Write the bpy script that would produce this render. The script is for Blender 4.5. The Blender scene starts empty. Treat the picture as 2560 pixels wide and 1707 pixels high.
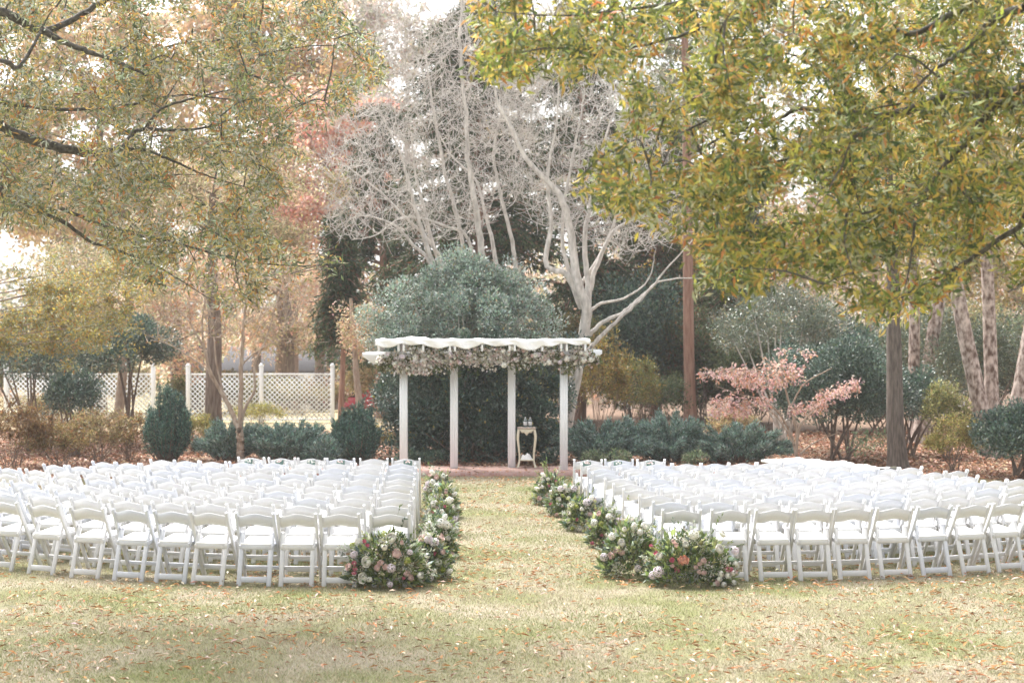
import bpy, bmesh, math, random
import numpy as np
from mathutils import Vector, Matrix, Quaternion

random.seed(7)
RNG = np.random.default_rng(11)
PI = math.pi
SC = bpy.context.scene
COL = SC.collection

# ------------------------------------------------------------------ camera
F_PX = 4267.0            # focal length in photograph pixels (2560 wide)
CAM_H = 2.95
HOR = 806.0              # photograph row of the horizon
PITCH = math.atan((853.5 - HOR) / F_PX)
cam_d = bpy.data.cameras.new('camera')
cam = bpy.data.objects.new('camera', cam_d)
COL.objects.link(cam)
cam_d.sensor_width = 36.0
cam_d.lens = F_PX / 2560.0 * 36.0
cam.location = (0, 0, CAM_H)
cam.rotation_euler = (PI / 2 - PITCH, 0, 0)
cam_d.clip_start = 0.5
cam_d.clip_end = 1500
cam_d.dof.use_dof = True
cam_d.dof.focus_distance = 21.0
cam_d.dof.aperture_fstop = 2.4
SC.camera = cam

# ------------------------------------------------------------------ sky, sun, exposure
SUN_EL, SUN_AZ = math.radians(58), math.radians(-35)      # azimuth from +Y towards +X
w = bpy.data.worlds.new('World')
SC.world = w
w.use_nodes = True
nt = w.node_tree
nt.nodes.clear()
sky = nt.nodes.new('ShaderNodeTexSky')
sky.sky_type = 'NISHITA'
sky.sun_disc = False
sky.sun_elevation = SUN_EL
sky.sun_rotation = SUN_AZ
sky.air_density = 1.0
sky.dust_density = 4.0
sky.ozone_density = 1.0
hs = nt.nodes.new('ShaderNodeHueSaturation')              # overcast: a white sky
hs.inputs['Saturation'].default_value = 0.16
bg = nt.nodes.new('ShaderNodeBackground')
bg.inputs['Strength'].default_value = 0.12
ow = nt.nodes.new('ShaderNodeOutputWorld')
nt.links.new(sky.outputs[0], hs.inputs['Color'])
nt.links.new(hs.outputs[0], bg.inputs['Color'])
nt.links.new(bg.outputs[0], ow.inputs['Surface'])
sun_d = bpy.data.lights.new('sun', 'SUN')
sun_d.energy = 2.0
sun_d.angle = math.radians(20)
sun_d.color = (1.0, 0.96, 0.9)
sun = bpy.data.objects.new('sun', sun_d)
COL.objects.link(sun)
sd = Vector((math.sin(SUN_AZ) * math.cos(SUN_EL), math.cos(SUN_AZ) * math.cos(SUN_EL), math.sin(SUN_EL)))
sun.rotation_euler = sd.to_track_quat('Z', 'Y').to_euler()
sun.location = (0, 20, 30)
vs = SC.view_settings
vs.view_transform = 'Standard'
vs.look = 'None'
vs.gamma = 1.0
vs.use_curve_mapping = False
vs.exposure = 1.88
SC.cycles.max_bounces = 8
SC.cycles.transparent_max_bounces = 8
SC.cycles.transmission_bounces = 4
SC.cycles.diffuse_bounces = 4
SC.cycles.use_denoising = True

# ------------------------------------------------------------------ pixels to places
FWD = Vector((0, math.cos(PITCH), -math.sin(PITCH)))
UPV = Vector((0, math.sin(PITCH), math.cos(PITCH)))


def at(px, py, Y):
    d = FWD + Vector((1, 0, 0)) * ((px - 1280) / F_PX) + UPV * (-(py - 853.5) / F_PX)
    k = Y / d.y
    return Vector((d.x * k, Y, CAM_H + d.z * k))


def dist(py):
    return CAM_H * F_PX / (py - HOR)


def gnd(px, py):
    v = at(px, py, dist(py))
    v.z = 0
    return v


def terrain(y):
    t = np.clip((np.asarray(y, float) - 54) / 45, 0, 1)
    return -2.5 * t * t * (3 - 2 * t)


# ------------------------------------------------------------------ mesh building
class MB:
    def __init__(s):
        s.V = []; s.L = []; s.T = []; s.C = []; s.n = 0

    def add(s, V, F, col=None):
        V = np.asarray(V, float).reshape(-1, 3)
        s.V.append(V)
        if isinstance(F, np.ndarray):
            s.L.append((F + s.n).ravel()); s.T.append(np.full(len(F), F.shape[1]))
        else:
            s.L.append(np.array([i + s.n for f in F for i in f], int)); s.T.append(np.array([len(f) for f in F], int))
        if col is not None:
            s.C.append(np.broadcast_to(np.asarray(col, float), (len(V), 3)))
        s.n += len(V)
        return s

    def data(s, name, mat, off=None, smooth=False):
        me = bpy.data.meshes.new(name)
        V = np.concatenate(s.V); L = np.concatenate(s.L); T = np.concatenate(s.T)
        if off is not None:
            V = V - np.array(off)
        me.vertices.add(len(V)); me.vertices.foreach_set('co', V.astype(np.float32).ravel())
        me.loops.add(len(L)); me.loops.foreach_set('vertex_index', L.astype(np.int32))
        me.polygons.add(len(T))
        me.polygons.foreach_set('loop_start', (np.cumsum(T) - T).astype(np.int32))
        me.polygons.foreach_set('loop_total', T.astype(np.int32))
        if smooth:
            me.polygons.foreach_set('use_smooth', np.ones(len(T), bool))
        me.update(calc_edges=True)
        if s.C:
            C = np.concatenate(s.C)
            a = me.attributes.new('Col', 'FLOAT_COLOR', 'POINT')
            a.data.foreach_set('color', np.c_[C, np.ones(len(C))].astype(np.float32).ravel())
        if mat is not None:
            me.materials.append(mat)
        return me

    def build(s, name, mat, parent=None, smooth=False, stuff=False):
        off = parent_origin(parent)
        o = bpy.data.objects.new(name, s.data(name, mat, off, smooth))
        COL.objects.link(o)
        if parent is not None:
            o.parent = parent
        if stuff:
            o['kind'] = 'stuff'
        return o


def parent_origin(p):
    v = Vector((0, 0, 0))
    while p is not None:
        v += p.location
        p = p.parent
    return v


def thing(name, label, cat, loc=(0, 0, 0), group=None):
    o = bpy.data.objects.new(name, None)
    o.empty_display_size = 0.2
    COL.objects.link(o)
    o.location = loc
    return tag(o, label, cat, group)


def tag(o, label, cat, group=None):
    o['label'] = label
    o['category'] = cat
    if group:
        o['group'] = group
    return o


def struct(o):
    o['kind'] = 'structure'
    return o


_boxes = {}


def box(sx, sy, sz, c=(0, 0, 0), bev=0.0, M=None):
    """bevelled box, returns verts and faces"""
    key = (round(sx, 4), round(sy, 4), round(sz, 4), bev)
    if key not in _boxes:
        bm = bmesh.new()
        bmesh.ops.create_cube(bm, size=1)
        for v in bm.verts:
            v.co = Vector((v.co.x * sx, v.co.y * sy, v.co.z * sz))
        if bev:
            bmesh.ops.bevel(bm, geom=bm.edges[:], offset=bev, segments=1, affect='EDGES')
        bm.verts.index_update()
        _boxes[key] = (np.array([v.co[:] for v in bm.verts]), [tuple(v.index for v in f.verts) for f in bm.faces])
        bm.free()
    V, F = _boxes[key]
    V = V.copy()
    if M is not None:
        R = np.array(M.to_3x3())
        V = V @ R.T
    return V + np.array(c), F


def bar(p0, p1, wx, wy, bev=0.003, xaxis=None):
    """square bar from p0 to p1: wx across the given axis, wy the other way"""
    p0, p1 = Vector(p0), Vector(p1)
    z = (p1 - p0)
    L = z.length
    z.normalize()
    x = Vector(xaxis) if xaxis else Vector((1, 0, 0))
    if abs(x.dot(z)) > 0.95:
        x = Vector((0, 1, 0))
    y = z.cross(x).normalized()
    x = y.cross(z).normalized()
    M = Matrix((x, y, z)).transposed()
    return box(wx, wy, L, (p0 + p1) / 2, bev, M)


def tubes(mb, P, R, n=4, col=None, cap=False):
    """P (M,K,3) polylines, R (M,K) radii"""
    P = np.asarray(P, float); R = np.asarray(R, float)
    M, K, _ = P.shape
    T = np.empty_like(P)
    T[:, 1:-1] = P[:, 2:] - P[:, :-2]
    T[:, 0] = P[:, 1] - P[:, 0]
    T[:, -1] = P[:, -1] - P[:, -2]
    T /= np.linalg.norm(T, axis=2, keepdims=True) + 1e-9
    ref = np.where(np.abs(T[:, :1, 2:3]) > 0.8, np.array([1.0, 0, 0]), np.array([0, 0, 1.0]))
    A = np.cross(T, np.broadcast_to(ref, T.shape))
    A /= np.linalg.norm(A, axis=2, keepdims=True) + 1e-9
    B = np.cross(T, A)
    ang = np.arange(n) * 2 * PI / n
    V = P[:, :, None] + R[:, :, None, None] * (A[:, :, None] * np.cos(ang)[:, None] + B[:, :, None] * np.sin(ang)[:, None])
    idx = np.arange(M * K * n).reshape(M, K, n)
    a = idx[:, :-1]; b = idx[:, 1:]
    a2 = np.roll(a, -1, axis=2); b2 = np.roll(b, -1, axis=2)
    Q = np.stack([a, a2, b2, b], axis=-1).reshape(-1, 4)
    mb.add(V.reshape(-1, 3), Q, col)
    return mb


def resample(pts, k):
    """smooth polyline through points with k samples (Catmull-Rom)"""
    p = np.asarray(pts, float)
    n = len(p)
    if n == 2:
        t = np.linspace(0, 1, k)[:, None]
        return p[0] * (1 - t) + p[1] * t
    q = np.vstack([2 * p[0] - p[1], p, 2 * p[-1] - p[-2]])
    u = np.linspace(0, n - 1 - 1e-6, k)
    i = u.astype(int)
    t = (u - i)[:, None]
    a, b, c, d = q[i], q[i + 1], q[i + 2], q[i + 3]
    return 0.5 * (2 * b + (c - a) * t + (2 * a - 5 * b + 4 * c - d) * t ** 2 + (3 * b - a - 3 * c + d) * t ** 3)


def unit(v):
    return v / (np.linalg.norm(v, axis=-1, keepdims=True) + 1e-9)


def rdir(n):
    return unit(RNG.normal(size=(n, 3)))


def palette(cols, n, jit=0.18):
    """cols: list of (weight, (r, g, b))"""
    wgt = np.array([c[0] for c in cols], float)
    arr = np.array([c[1] for c in cols], float)
    i = RNG.choice(len(cols), n, p=wgt / wgt.sum())
    v = arr[i] * (1 + RNG.normal(0, jit, (n, 1))) * (1 + RNG.normal(0, jit * 0.35, (n, 3)))
    return np.clip(v, 0.004, 0.9)


def leaves(mb, P, D, L, W, cols, fold=0.25, flat=None):
    """diamond leaves of two faces folded along the rib"""
    n = len(P)
    L = np.broadcast_to(L, (n,))[:, None]; W = np.broadcast_to(W, (n,))[:, None]
    r = rdir(n) if flat is None else unit(flat + 0.35 * rdir(n))
    if flat is None:
        S = unit(np.cross(D, r))
        N = np.cross(S, D)
    else:
        S = unit(np.cross(D, r)); N = unit(np.cross(S, D))
    mid = P + D * L * 0.45
    a = mid + S * W * 0.5 + N * W * fold
    b = mid - S * W * 0.5 + N * W * fold
    tip = P + D * L - N * L * 0.08
    V = np.stack([P, a, tip, b], axis=1).reshape(-1, 3)
    i = np.arange(n)[:, None] * 4
    T = np.concatenate([i + np.array([0, 1, 2]), i + np.array([0, 2, 3])])
    mb.add(V, T, np.repeat(cols, 4, axis=0))
    return mb


# ------------------------------------------------------------------ materials
def new_mat(name):
    m = bpy.data.materials.new(name)
    m.use_nodes = True
    n = m.node_tree
    n.nodes.clear()
    out = n.nodes.new('ShaderNodeOutputMaterial')
    p = n.nodes.new('ShaderNodeBsdfPrincipled')
    n.links.new(p.outputs[0], out.inputs['Surface'])
    return m, n, p, out


def mat(name, c1, c2=None, scale=8.0, rough=0.6, bump=0.0, stretch=(1, 1, 1), detail=4, spec=0.5, sub=0.0):
    m, n, p, out = new_mat(name)
    p.inputs['Roughness'].default_value = rough
    p.inputs['Specular IOR Level'].default_value = spec
    if c2 is None:
        c2 = tuple(x * 0.88 for x in c1)
    tc = n.nodes.new('ShaderNodeTexCoord')
    mp = n.nodes.new('ShaderNodeMapping')
    mp.inputs['Scale'].default_value = stretch
    nz = n.nodes.new('ShaderNodeTexNoise')
    nz.inputs['Scale'].default_value = scale
    nz.inputs['Detail'].default_value = detail
    rp = n.nodes.new('ShaderNodeValToRGB')
    rp.color_ramp.elements[0].position = 0.35
    rp.color_ramp.elements[1].position = 0.65
    rp.color_ramp.elements[0].color = (*c1, 1)
    rp.color_ramp.elements[1].color = (*c2, 1)
    n.links.new(tc.outputs['Object'], mp.inputs[0])
    n.links.new(mp.outputs[0], nz.inputs['Vector'])
    n.links.new(nz.outputs['Fac'], rp.inputs[0])
    n.links.new(rp.outputs[0], p.inputs['Base Color'])
    if sub:
        p.inputs['Subsurface Weight'].default_value = sub
        p.inputs['Subsurface Radius'].default_value = (0.02, 0.015, 0.012)
    if bump:
        b = n.nodes.new('ShaderNodeBump')
        b.inputs['Strength'].default_value = bump
        b.inputs['Distance'].default_value = 0.02
        n.links.new(nz.outputs['Fac'], b.inputs['Height'])
        n.links.new(b.outputs[0], p.inputs['Normal'])
    return m


def leaf_mat(name, rough=0.5, trans=0.35, spec=0.4):
    m, n, p, out = new_mat(name)
    a = n.nodes.new('ShaderNodeAttribute')
    a.attribute_name = 'Col'
    p.inputs['Roughness'].default_value = rough
    p.inputs['Specular IOR Level'].default_value = spec
    n.links.new(a.outputs['Color'], p.inputs['Base Color'])
    if trans:
        t = n.nodes.new('ShaderNodeBsdfTranslucent')
        mx = n.nodes.new('ShaderNodeMixShader')
        mx.inputs[0].default_value = trans
        n.links.new(a.outputs['Color'], t.inputs['Color'])
        n.links.new(p.outputs[0], mx.inputs[1])
        n.links.new(t.outputs[0], mx.inputs[2])
        n.links.new(mx.outputs[0], out.inputs['Surface'])
    return m


M = {}
M['chair_warm'] = mat('chair_paint_warm', (0.67, 0.67, 0.68), (0.65, 0.65, 0.66), 30, 0.45)
M['chair_cool'] = mat('chair_paint_cool', (0.63, 0.65, 0.70), (0.61, 0.63, 0.68), 30, 0.45)
M['pad'] = mat('seat_vinyl', (0.85, 0.85, 0.85), (0.82, 0.82, 0.82), 14, 0.4)
M['white'] = mat('white_paint', (0.86, 0.88, 0.91), (0.84, 0.86, 0.89), 3, 0.5)
M['cloth'] = mat('white_cloth', (0.88, 0.88, 0.88), (0.84, 0.84, 0.85), 20, 0.9, 0.1)
M['cream'] = mat('cream_paint', (0.78, 0.73, 0.58), (0.72, 0.66, 0.5), 20, 0.45)
M['wood_top'] = mat('pale_wood', (0.42, 0.33, 0.28), (0.36, 0.28, 0.24), 6, 0.5, 0, (12, 1, 1))
M['leaf'] = leaf_mat('leaf', 0.42, 0.48, 0.6)
M['leaf_gloss'] = leaf_mat('glossy_leaf', 0.36, 0.15, 1.0)
M['needle'] = leaf_mat('needle', 0.6, 0.15, 0.3)
M['litter'] = leaf_mat('dry_leaf', 0.7, 0.1, 0.3)
M['grass'] = leaf_mat('grass_blade', 0.6, 0.3, 0.3)
M['bark_oak'] = mat('oak_bark', (0.075, 0.06, 0.05), (0.17, 0.14, 0.12), 26, 0.9, 0.7, (1, 1, 0.16), 6)
M['bark_limb'] = mat('limb_bark', (0.05, 0.045, 0.04), (0.14, 0.13, 0.115), 30, 0.9, 0.6, (1, 1, 1), 6)
M['bark_grey'] = mat('smooth_grey_bark', (0.42, 0.39, 0.36), (0.70, 0.66, 0.62), 14, 0.8, 0.2, (1, 1, 0.35), 6)
M['bark_pine'] = mat('red_pine_bark', (0.24, 0.13, 0.09), (0.38, 0.23, 0.17), 20, 0.9, 0.5, (1, 1, 0.12), 6)
M['bark_birch'] = mat('peeling_birch_bark', (0.13, 0.08, 0.06), (0.62, 0.52, 0.46), 13, 0.85, 1.0, (1, 1, 0.5), 12)
M['bark_brown'] = mat('brown_bark', (0.13, 0.09, 0.07), (0.26, 0.2, 0.16), 22, 0.9, 0.6, (1, 1, 0.15), 6)
M['bark_tan'] = mat('tan_bark', (0.28, 0.21, 0.16), (0.44, 0.36, 0.29), 18, 0.85, 0.3, (1, 1, 0.3), 6)
M['stem'] = mat('green_stem', (0.06, 0.10, 0.03), (0.10, 0.14, 0.05), 10, 0.6)

# ------------------------------------------------------------------ the ground
def ground_material():
    m, n, p, out = new_mat('woodland_floor')
    p.inputs['Roughness'].default_value = 0.95
    tc = n.nodes.new('ShaderNodeTexCoord')
    a = n.nodes.new('ShaderNodeTexNoise'); a.inputs['Scale'].default_value = 9; a.inputs['Detail'].default_value = 8
    b = n.nodes.new('ShaderNodeTexNoise'); b.inputs['Scale'].default_value = 0.25; b.inputs['Detail'].default_value = 3
    r = n.nodes.new('ShaderNodeValToRGB')
    r.color_ramp.elements[0].position = 0.3; r.color_ramp.elements[0].color = (0.10, 0.06, 0.035, 1)
    r.color_ramp.elements[1].position = 0.7; r.color_ramp.elements[1].color = (0.23, 0.14, 0.09, 1)
    r2 = n.nodes.new('ShaderNodeValToRGB')
    r2.color_ramp.elements[0].position = 0.3; r2.color_ramp.elements[0].color = (0.30, 0.25, 0.12, 1)
    r2.color_ramp.elements[1].position = 0.7; r2.color_ramp.elements[1].color = (0.44, 0.36, 0.22, 1)
    sp = n.nodes.new('ShaderNodeSeparateXYZ')
    mr = n.nodes.new('ShaderNodeMapRange')
    mr.inputs['From Min'].default_value = 42; mr.inputs['From Max'].default_value = 52
    mx = n.nodes.new('ShaderNodeMix'); mx.data_type = 'RGBA'
    n.links.new(tc.outputs['Object'], a.inputs['Vector']); n.links.new(tc.outputs['Object'], b.inputs['Vector'])
    n.links.new(tc.outputs['Object'], sp.inputs[0]); n.links.new(sp.outputs['Y'], mr.inputs['Value'])
    n.links.new(a.outputs['Fac'], r.inputs[0]); n.links.new(b.outputs['Fac'], r2.inputs[0])
    mr2 = n.nodes.new('ShaderNodeMapRange')
    mr2.inputs['From Min'].default_value = -1.0; mr2.inputs['From Max'].default_value = -5.0
    n.links.new(sp.outputs['X'], mr2.inputs['Value'])
    mu = n.nodes.new('ShaderNodeMath'); mu.operation = 'MULTIPLY'
    n.links.new(mr.outputs[0], mu.inputs[0]); n.links.new(mr2.outputs[0], mu.inputs[1])
    n.links.new(mu.outputs[0], mx.inputs[0]); n.links.new(r.outputs[0], mx.inputs[6]); n.links.new(r2.outputs[0], mx.inputs[7])
    n.links.new(mx.outputs[2], p.inputs['Base Color'])
    bp = n.nodes.new('ShaderNodeBump'); bp.inputs['Strength'].default_value = 0.5; bp.inputs['Distance'].default_value = 0.03
    n.links.new(a.outputs['Fac'], bp.inputs['Height']); n.links.new(bp.outputs[0], p.inputs['Normal'])
    return m


def lawn_material():
    m, n, p, out = new_mat('lawn_turf')
    p.inputs['Roughness'].default_value = 0.95
    tc = n.nodes.new('ShaderNodeTexCoord')
    a = n.nodes.new('ShaderNodeTexNoise'); a.inputs['Scale'].default_value = 60; a.inputs['Detail'].default_value = 6
    b = n.nodes.new('ShaderNodeTexNoise'); b.inputs['Scale'].default_value = 0.9; b.inputs['Detail'].default_value = 5
    r = n.nodes.new('ShaderNodeValToRGB')
    r.color_ramp.elements[0].position = 0.35; r.color_ramp.elements[0].color = (0.22, 0.23, 0.08, 1)
    r.color_ramp.elements[1].position = 0.62; r.color_ramp.elements[1].color = (0.36, 0.31, 0.22, 1)
    mx = n.nodes.new('ShaderNodeMix'); mx.data_type = 'RGBA'; mx.blend_type = 'MULTIPLY'
    mx.inputs[0].default_value = 0.6
    n.links.new(tc.outputs['Object'], a.inputs['Vector']); n.links.new(tc.outputs['Object'], b.inputs['Vector'])
    n.links.new(b.outputs['Fac'], r.inputs[0]); n.links.new(r.outputs[0], mx.inputs[6])
    n.links.new(a.outputs['Fac'], mx.inputs[7]); n.links.new(mx.outputs[2], p.inputs['Base Color'])
    return m


ys = np.concatenate([np.linspace(-60, 50, 12), np.linspace(53, 103, 26), np.array([130, 200, 400, 900])])
xs = np.linspace(-400, 400, 21)
GX, GY = np.meshgrid(xs, ys)
GZ = terrain(GY) - 0.008
idx = np.arange(GX.size).reshape(GX.shape)
Q = np.stack([idx[:-1, :-1], idx[:-1, 1:], idx[1:, 1:], idx[1:, :-1]], -1).reshape(-1, 4)
struct(MB().add(np.c_[GX.ravel(), GY.ravel(), GZ.ravel()], Q).build('ground', ground_material(), smooth=True))

# lawn sheet: ends at the path, its far edge bending forward on the right
LX = np.linspace(-26, 26, 53)


def lawn_edge(x):
    x = np.asarray(x, float)
    return 32.75 - 0.035 * np.clip(np.abs(x) - 4, 0, None) ** 1.9 + 0.12 * np.sin(x * 1.7) * (np.abs(x) > 4)


V = []
for x in LX:
    e = float(lawn_edge(x))
    V += [(x, -25, 0.0), (x, 10, 0.0), (x, 20, 0.0), (x, min(e, 32.75), 0.0)]
Q = np.array([[i * 4 + j, (i + 1) * 4 + j, (i + 1) * 4 + j + 1, i * 4 + j + 1] for i in range(len(LX) - 1) for j in range(3)])
lawn = struct(MB().add(V, Q).build('lawn', lawn_material()))


def patch_noise(x, y):
    return (np.sin(x * 1.3 + 1.7 * np.sin(y * 0.9)) + np.sin(y * 1.9 + x * 0.6 + 1) + np.sin(x * 3.1 - y * 2.3) * 0.6
            + np.sin(x * 5.7 + y * 4.1 + 2) * 0.4) / 3.0


def in_view_xy(n, y0, y1, marg=0.6, power=1.0):
    u = RNG.random(n)
    Y = y0 + (y1 - y0) * u ** power
    half = 0.3 * Y + marg
    X = (RNG.random(n) * 2 - 1) * half
    return X, Y


# grass blades
n = 760000
X, Y = in_view_xy(n, 11.5, 32.6, 2.2, 1.2)
k = Y < lawn_edge(X) - 0.02
X, Y = X[k], Y[k]
n = len(X)
g = patch_noise(X, Y) + RNG.normal(0, 0.55, n)
straw = palette([(5, (0.40, 0.345, 0.235)), (3, (0.33, 0.29, 0.19)), (2, (0.48, 0.43, 0.33))], n, 0.15)
green = palette([(5, (0.25, 0.265, 0.115)), (2, (0.18, 0.215, 0.08)), (3, (0.33, 0.33, 0.165))], n, 0.15)
c = np.where((g > 0.12)[:, None], green, straw)
H = RNG.uniform(0.015, 0.045, n) * (1 + 0.35 * patch_noise(X * 2, Y * 2))
wd = RNG.uniform(0.004, 0.008, n) * (0.7 + Y / 40)
th = RNG.random(n) * 2 * PI
lean = rdir(n) * 0.75
lean[:, 2] = 0.8
P0 = np.c_[X, Y, np.full(n, -0.002)]
S = np.c_[np.cos(th), np.sin(th), np.zeros(n)] * wd[:, None] * 0.5
V = np.stack([P0 - S, P0 + S, P0 + lean * H[:, None]], 1).reshape(-1, 3)
gr = MB().add(V, np.arange(n * 3).reshape(-1, 3), np.repeat(c, 3, axis=0)).build('grass', M['grass'], stuff=True)
tag(gr, 'short half dormant grass of the lawn, straw and green', 'grass')

LITTER = [(4, (0.44, 0.29, 0.17)), (2, (0.54, 0.42, 0.32)), (4, (0.34, 0.14, 0.05)), (3, (0.44, 0.21, 0.07)), (1, (0.16, 0.08, 0.04)), (1, (0.60, 0.50, 0.42))]
# loose leaves on the lawn
n = 24000
X, Y = in_view_xy(n, 13.2, 32.6, 1.4, 0.95)
dens = patch_noise(X * 0.6 + 3, Y * 0.6) + 0.25 * np.abs(X) / 5 + RNG.normal(0, 0.5, n)
k = (dens > -0.1) & (Y < lawn_edge(X))
X, Y = X[k], Y[k]
n = len(X)
th = RNG.random(n) * 2 * PI
D = unit(np.c_[np.cos(th), np.sin(th), RNG.normal(0.05, 0.22, n)])
order = np.argsort(Y)
P0 = np.c_[X, Y, RNG.uniform(0.02, 0.05, n)][order]
D = D[order]
cols = palette(LITTER, n, 0.2)
Ls = RNG.uniform(0.05, 0.115, n); Ws = RNG.uniform(0.015, 0.03, n)
lv = leaves(MB(), P0[300:], D[300:], Ls[300:], Ws[300:], cols[300:], 0.3, np.array([[0, 0, 1.0]])).build('leaf_litter', M['litter'], stuff=True)
tag(lv, 'scattered narrow fallen oak leaves lying in the short lawn grass', 'fallen leaves')
proto = []
for i in range(6):
    c = palette(LITTER, 1, 0.1)
    c[:] = LITTER[i][1]
    proto.append(leaves(MB(), np.zeros((1, 3)), np.array([[1.0, 0, 0]]), 0.085, 0.021, c, 0.3, np.array([[0, 0, 1.0]])).data('fallen_leaf', M['litter']))
for i in range(300):
    o = bpy.data.objects.new('leaf', proto[int(RNG.choice(6, p=np.array([4, 3, 3, 2, 1, 2]) / 15))])
    COL.objects.link(o)
    o.parent = lawn
    o.location = P0[i]
    o.rotation_mode = 'QUATERNION'
    o.rotation_quaternion = Vector(D[i]).to_track_quat('X', 'Z')
    o.scale = (Ls[i] / 0.085,) * 3

# thick leaf litter under the trees beyond the lawn
n = 52000
u = RNG.random(n)
Y = 29.0 + 17 * u ** 1.3
X = (RNG.random(n) * 2 - 1) * (0.3 * Y + 1.5)
k = Y > lawn_edge(X) - 0.25 * RNG.random(n)
k &= ~((X > -5.2) & (X < 5.2) & (Y < 34.6))
X, Y = X[k], Y[k]
n = len(X)
th = RNG.random(n) * 2 * PI
D = unit(np.c_[np.cos(th), np.sin(th), RNG.normal(0.12, 0.3, n)])
cols = palette([(4, (0.34, 0.16, 0.09)), (3, (0.42, 0.24, 0.15)), (3, (0.50, 0.33, 0.24)), (1, (0.2, 0.1, 0.06)), (1, (0.55, 0.42, 0.32))], n, 0.2)
fl = leaves(MB(), np.c_[X, Y, RNG.uniform(0, 0.05, n)], D, RNG.uniform(0.07, 0.13, n), RNG.uniform(0.04, 0.075, n), cols, 0.3, np.array([[0, 0, 1.0]]))
tag(fl.build('woodland_leaf_litter', M['litter'], stuff=True), 'reddish brown fallen leaves carpeting the ground under the trees', 'fallen leaves')

# brick path under the pergola
m, nn, p, out = new_mat('brick_paving')
p.inputs['Roughness'].default_value = 0.9
tc = nn.nodes.new('ShaderNodeTexCoord')
bk = nn.nodes.new('ShaderNodeTexBrick')
bk.inputs['Scale'].default_value = 4.5
bk.inputs['Color1'].default_value = (0.36, 0.20, 0.17, 1)
bk.inputs['Color2'].default_value = (0.46, 0.29, 0.25, 1)
bk.inputs['Mortar'].default_value = (0.40, 0.33, 0.29, 1)
bk.inputs['Mortar Size'].default_value = 0.02
nn.links.new(tc.outputs['Object'], bk.inputs['Vector'])
nn.links.new(bk.outputs['Color'], p.inputs['Base Color'])
pv = []
for x in np.linspace(-5.2, 5.2, 27):
    y0 = 32.85 + 0.012 * x * x
    pv += [(x, y0, -0.01), (x, y0, 0.05), (x, y0 + 1.62, 0.05), (x, y0 + 1.62, -0.01)]
pq = np.array([[i * 4 + j, (i + 1) * 4 + j, (i + 1) * 4 + j + 1, i * 4 + j + 1] for i in range(26) for j in range(3)])
struct(MB().add(pv, pq).add(np.array(pv[:4]), [(0, 1, 2, 3)]).add(np.array(pv[-4:]), [(3, 2, 1, 0)]).build('path', m))
# stray leaves on the path
n = 260
X = RNG.uniform(-5, 5, n)
Y = 32.9 + 0.012 * X * X + 1.55 * RNG.random(n) ** RNG.choice([0.15, 1, 6], n)
th = RNG.random(n) * 2 * PI
D = unit(np.c_[np.cos(th), np.sin(th), RNG.normal(0.05, 0.15, n)])
lp = leaves(MB(), np.c_[X, Y, np.full(n, 0.062)], D, 0.08, 0.04, palette(LITTER, n), 0.3, np.array([[0, 0, 1.0]]))
tag(lp.build('path_leaf_litter', M['litter'], stuff=True), 'stray dry leaves lying on the brick path', 'fallen leaves')

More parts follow.
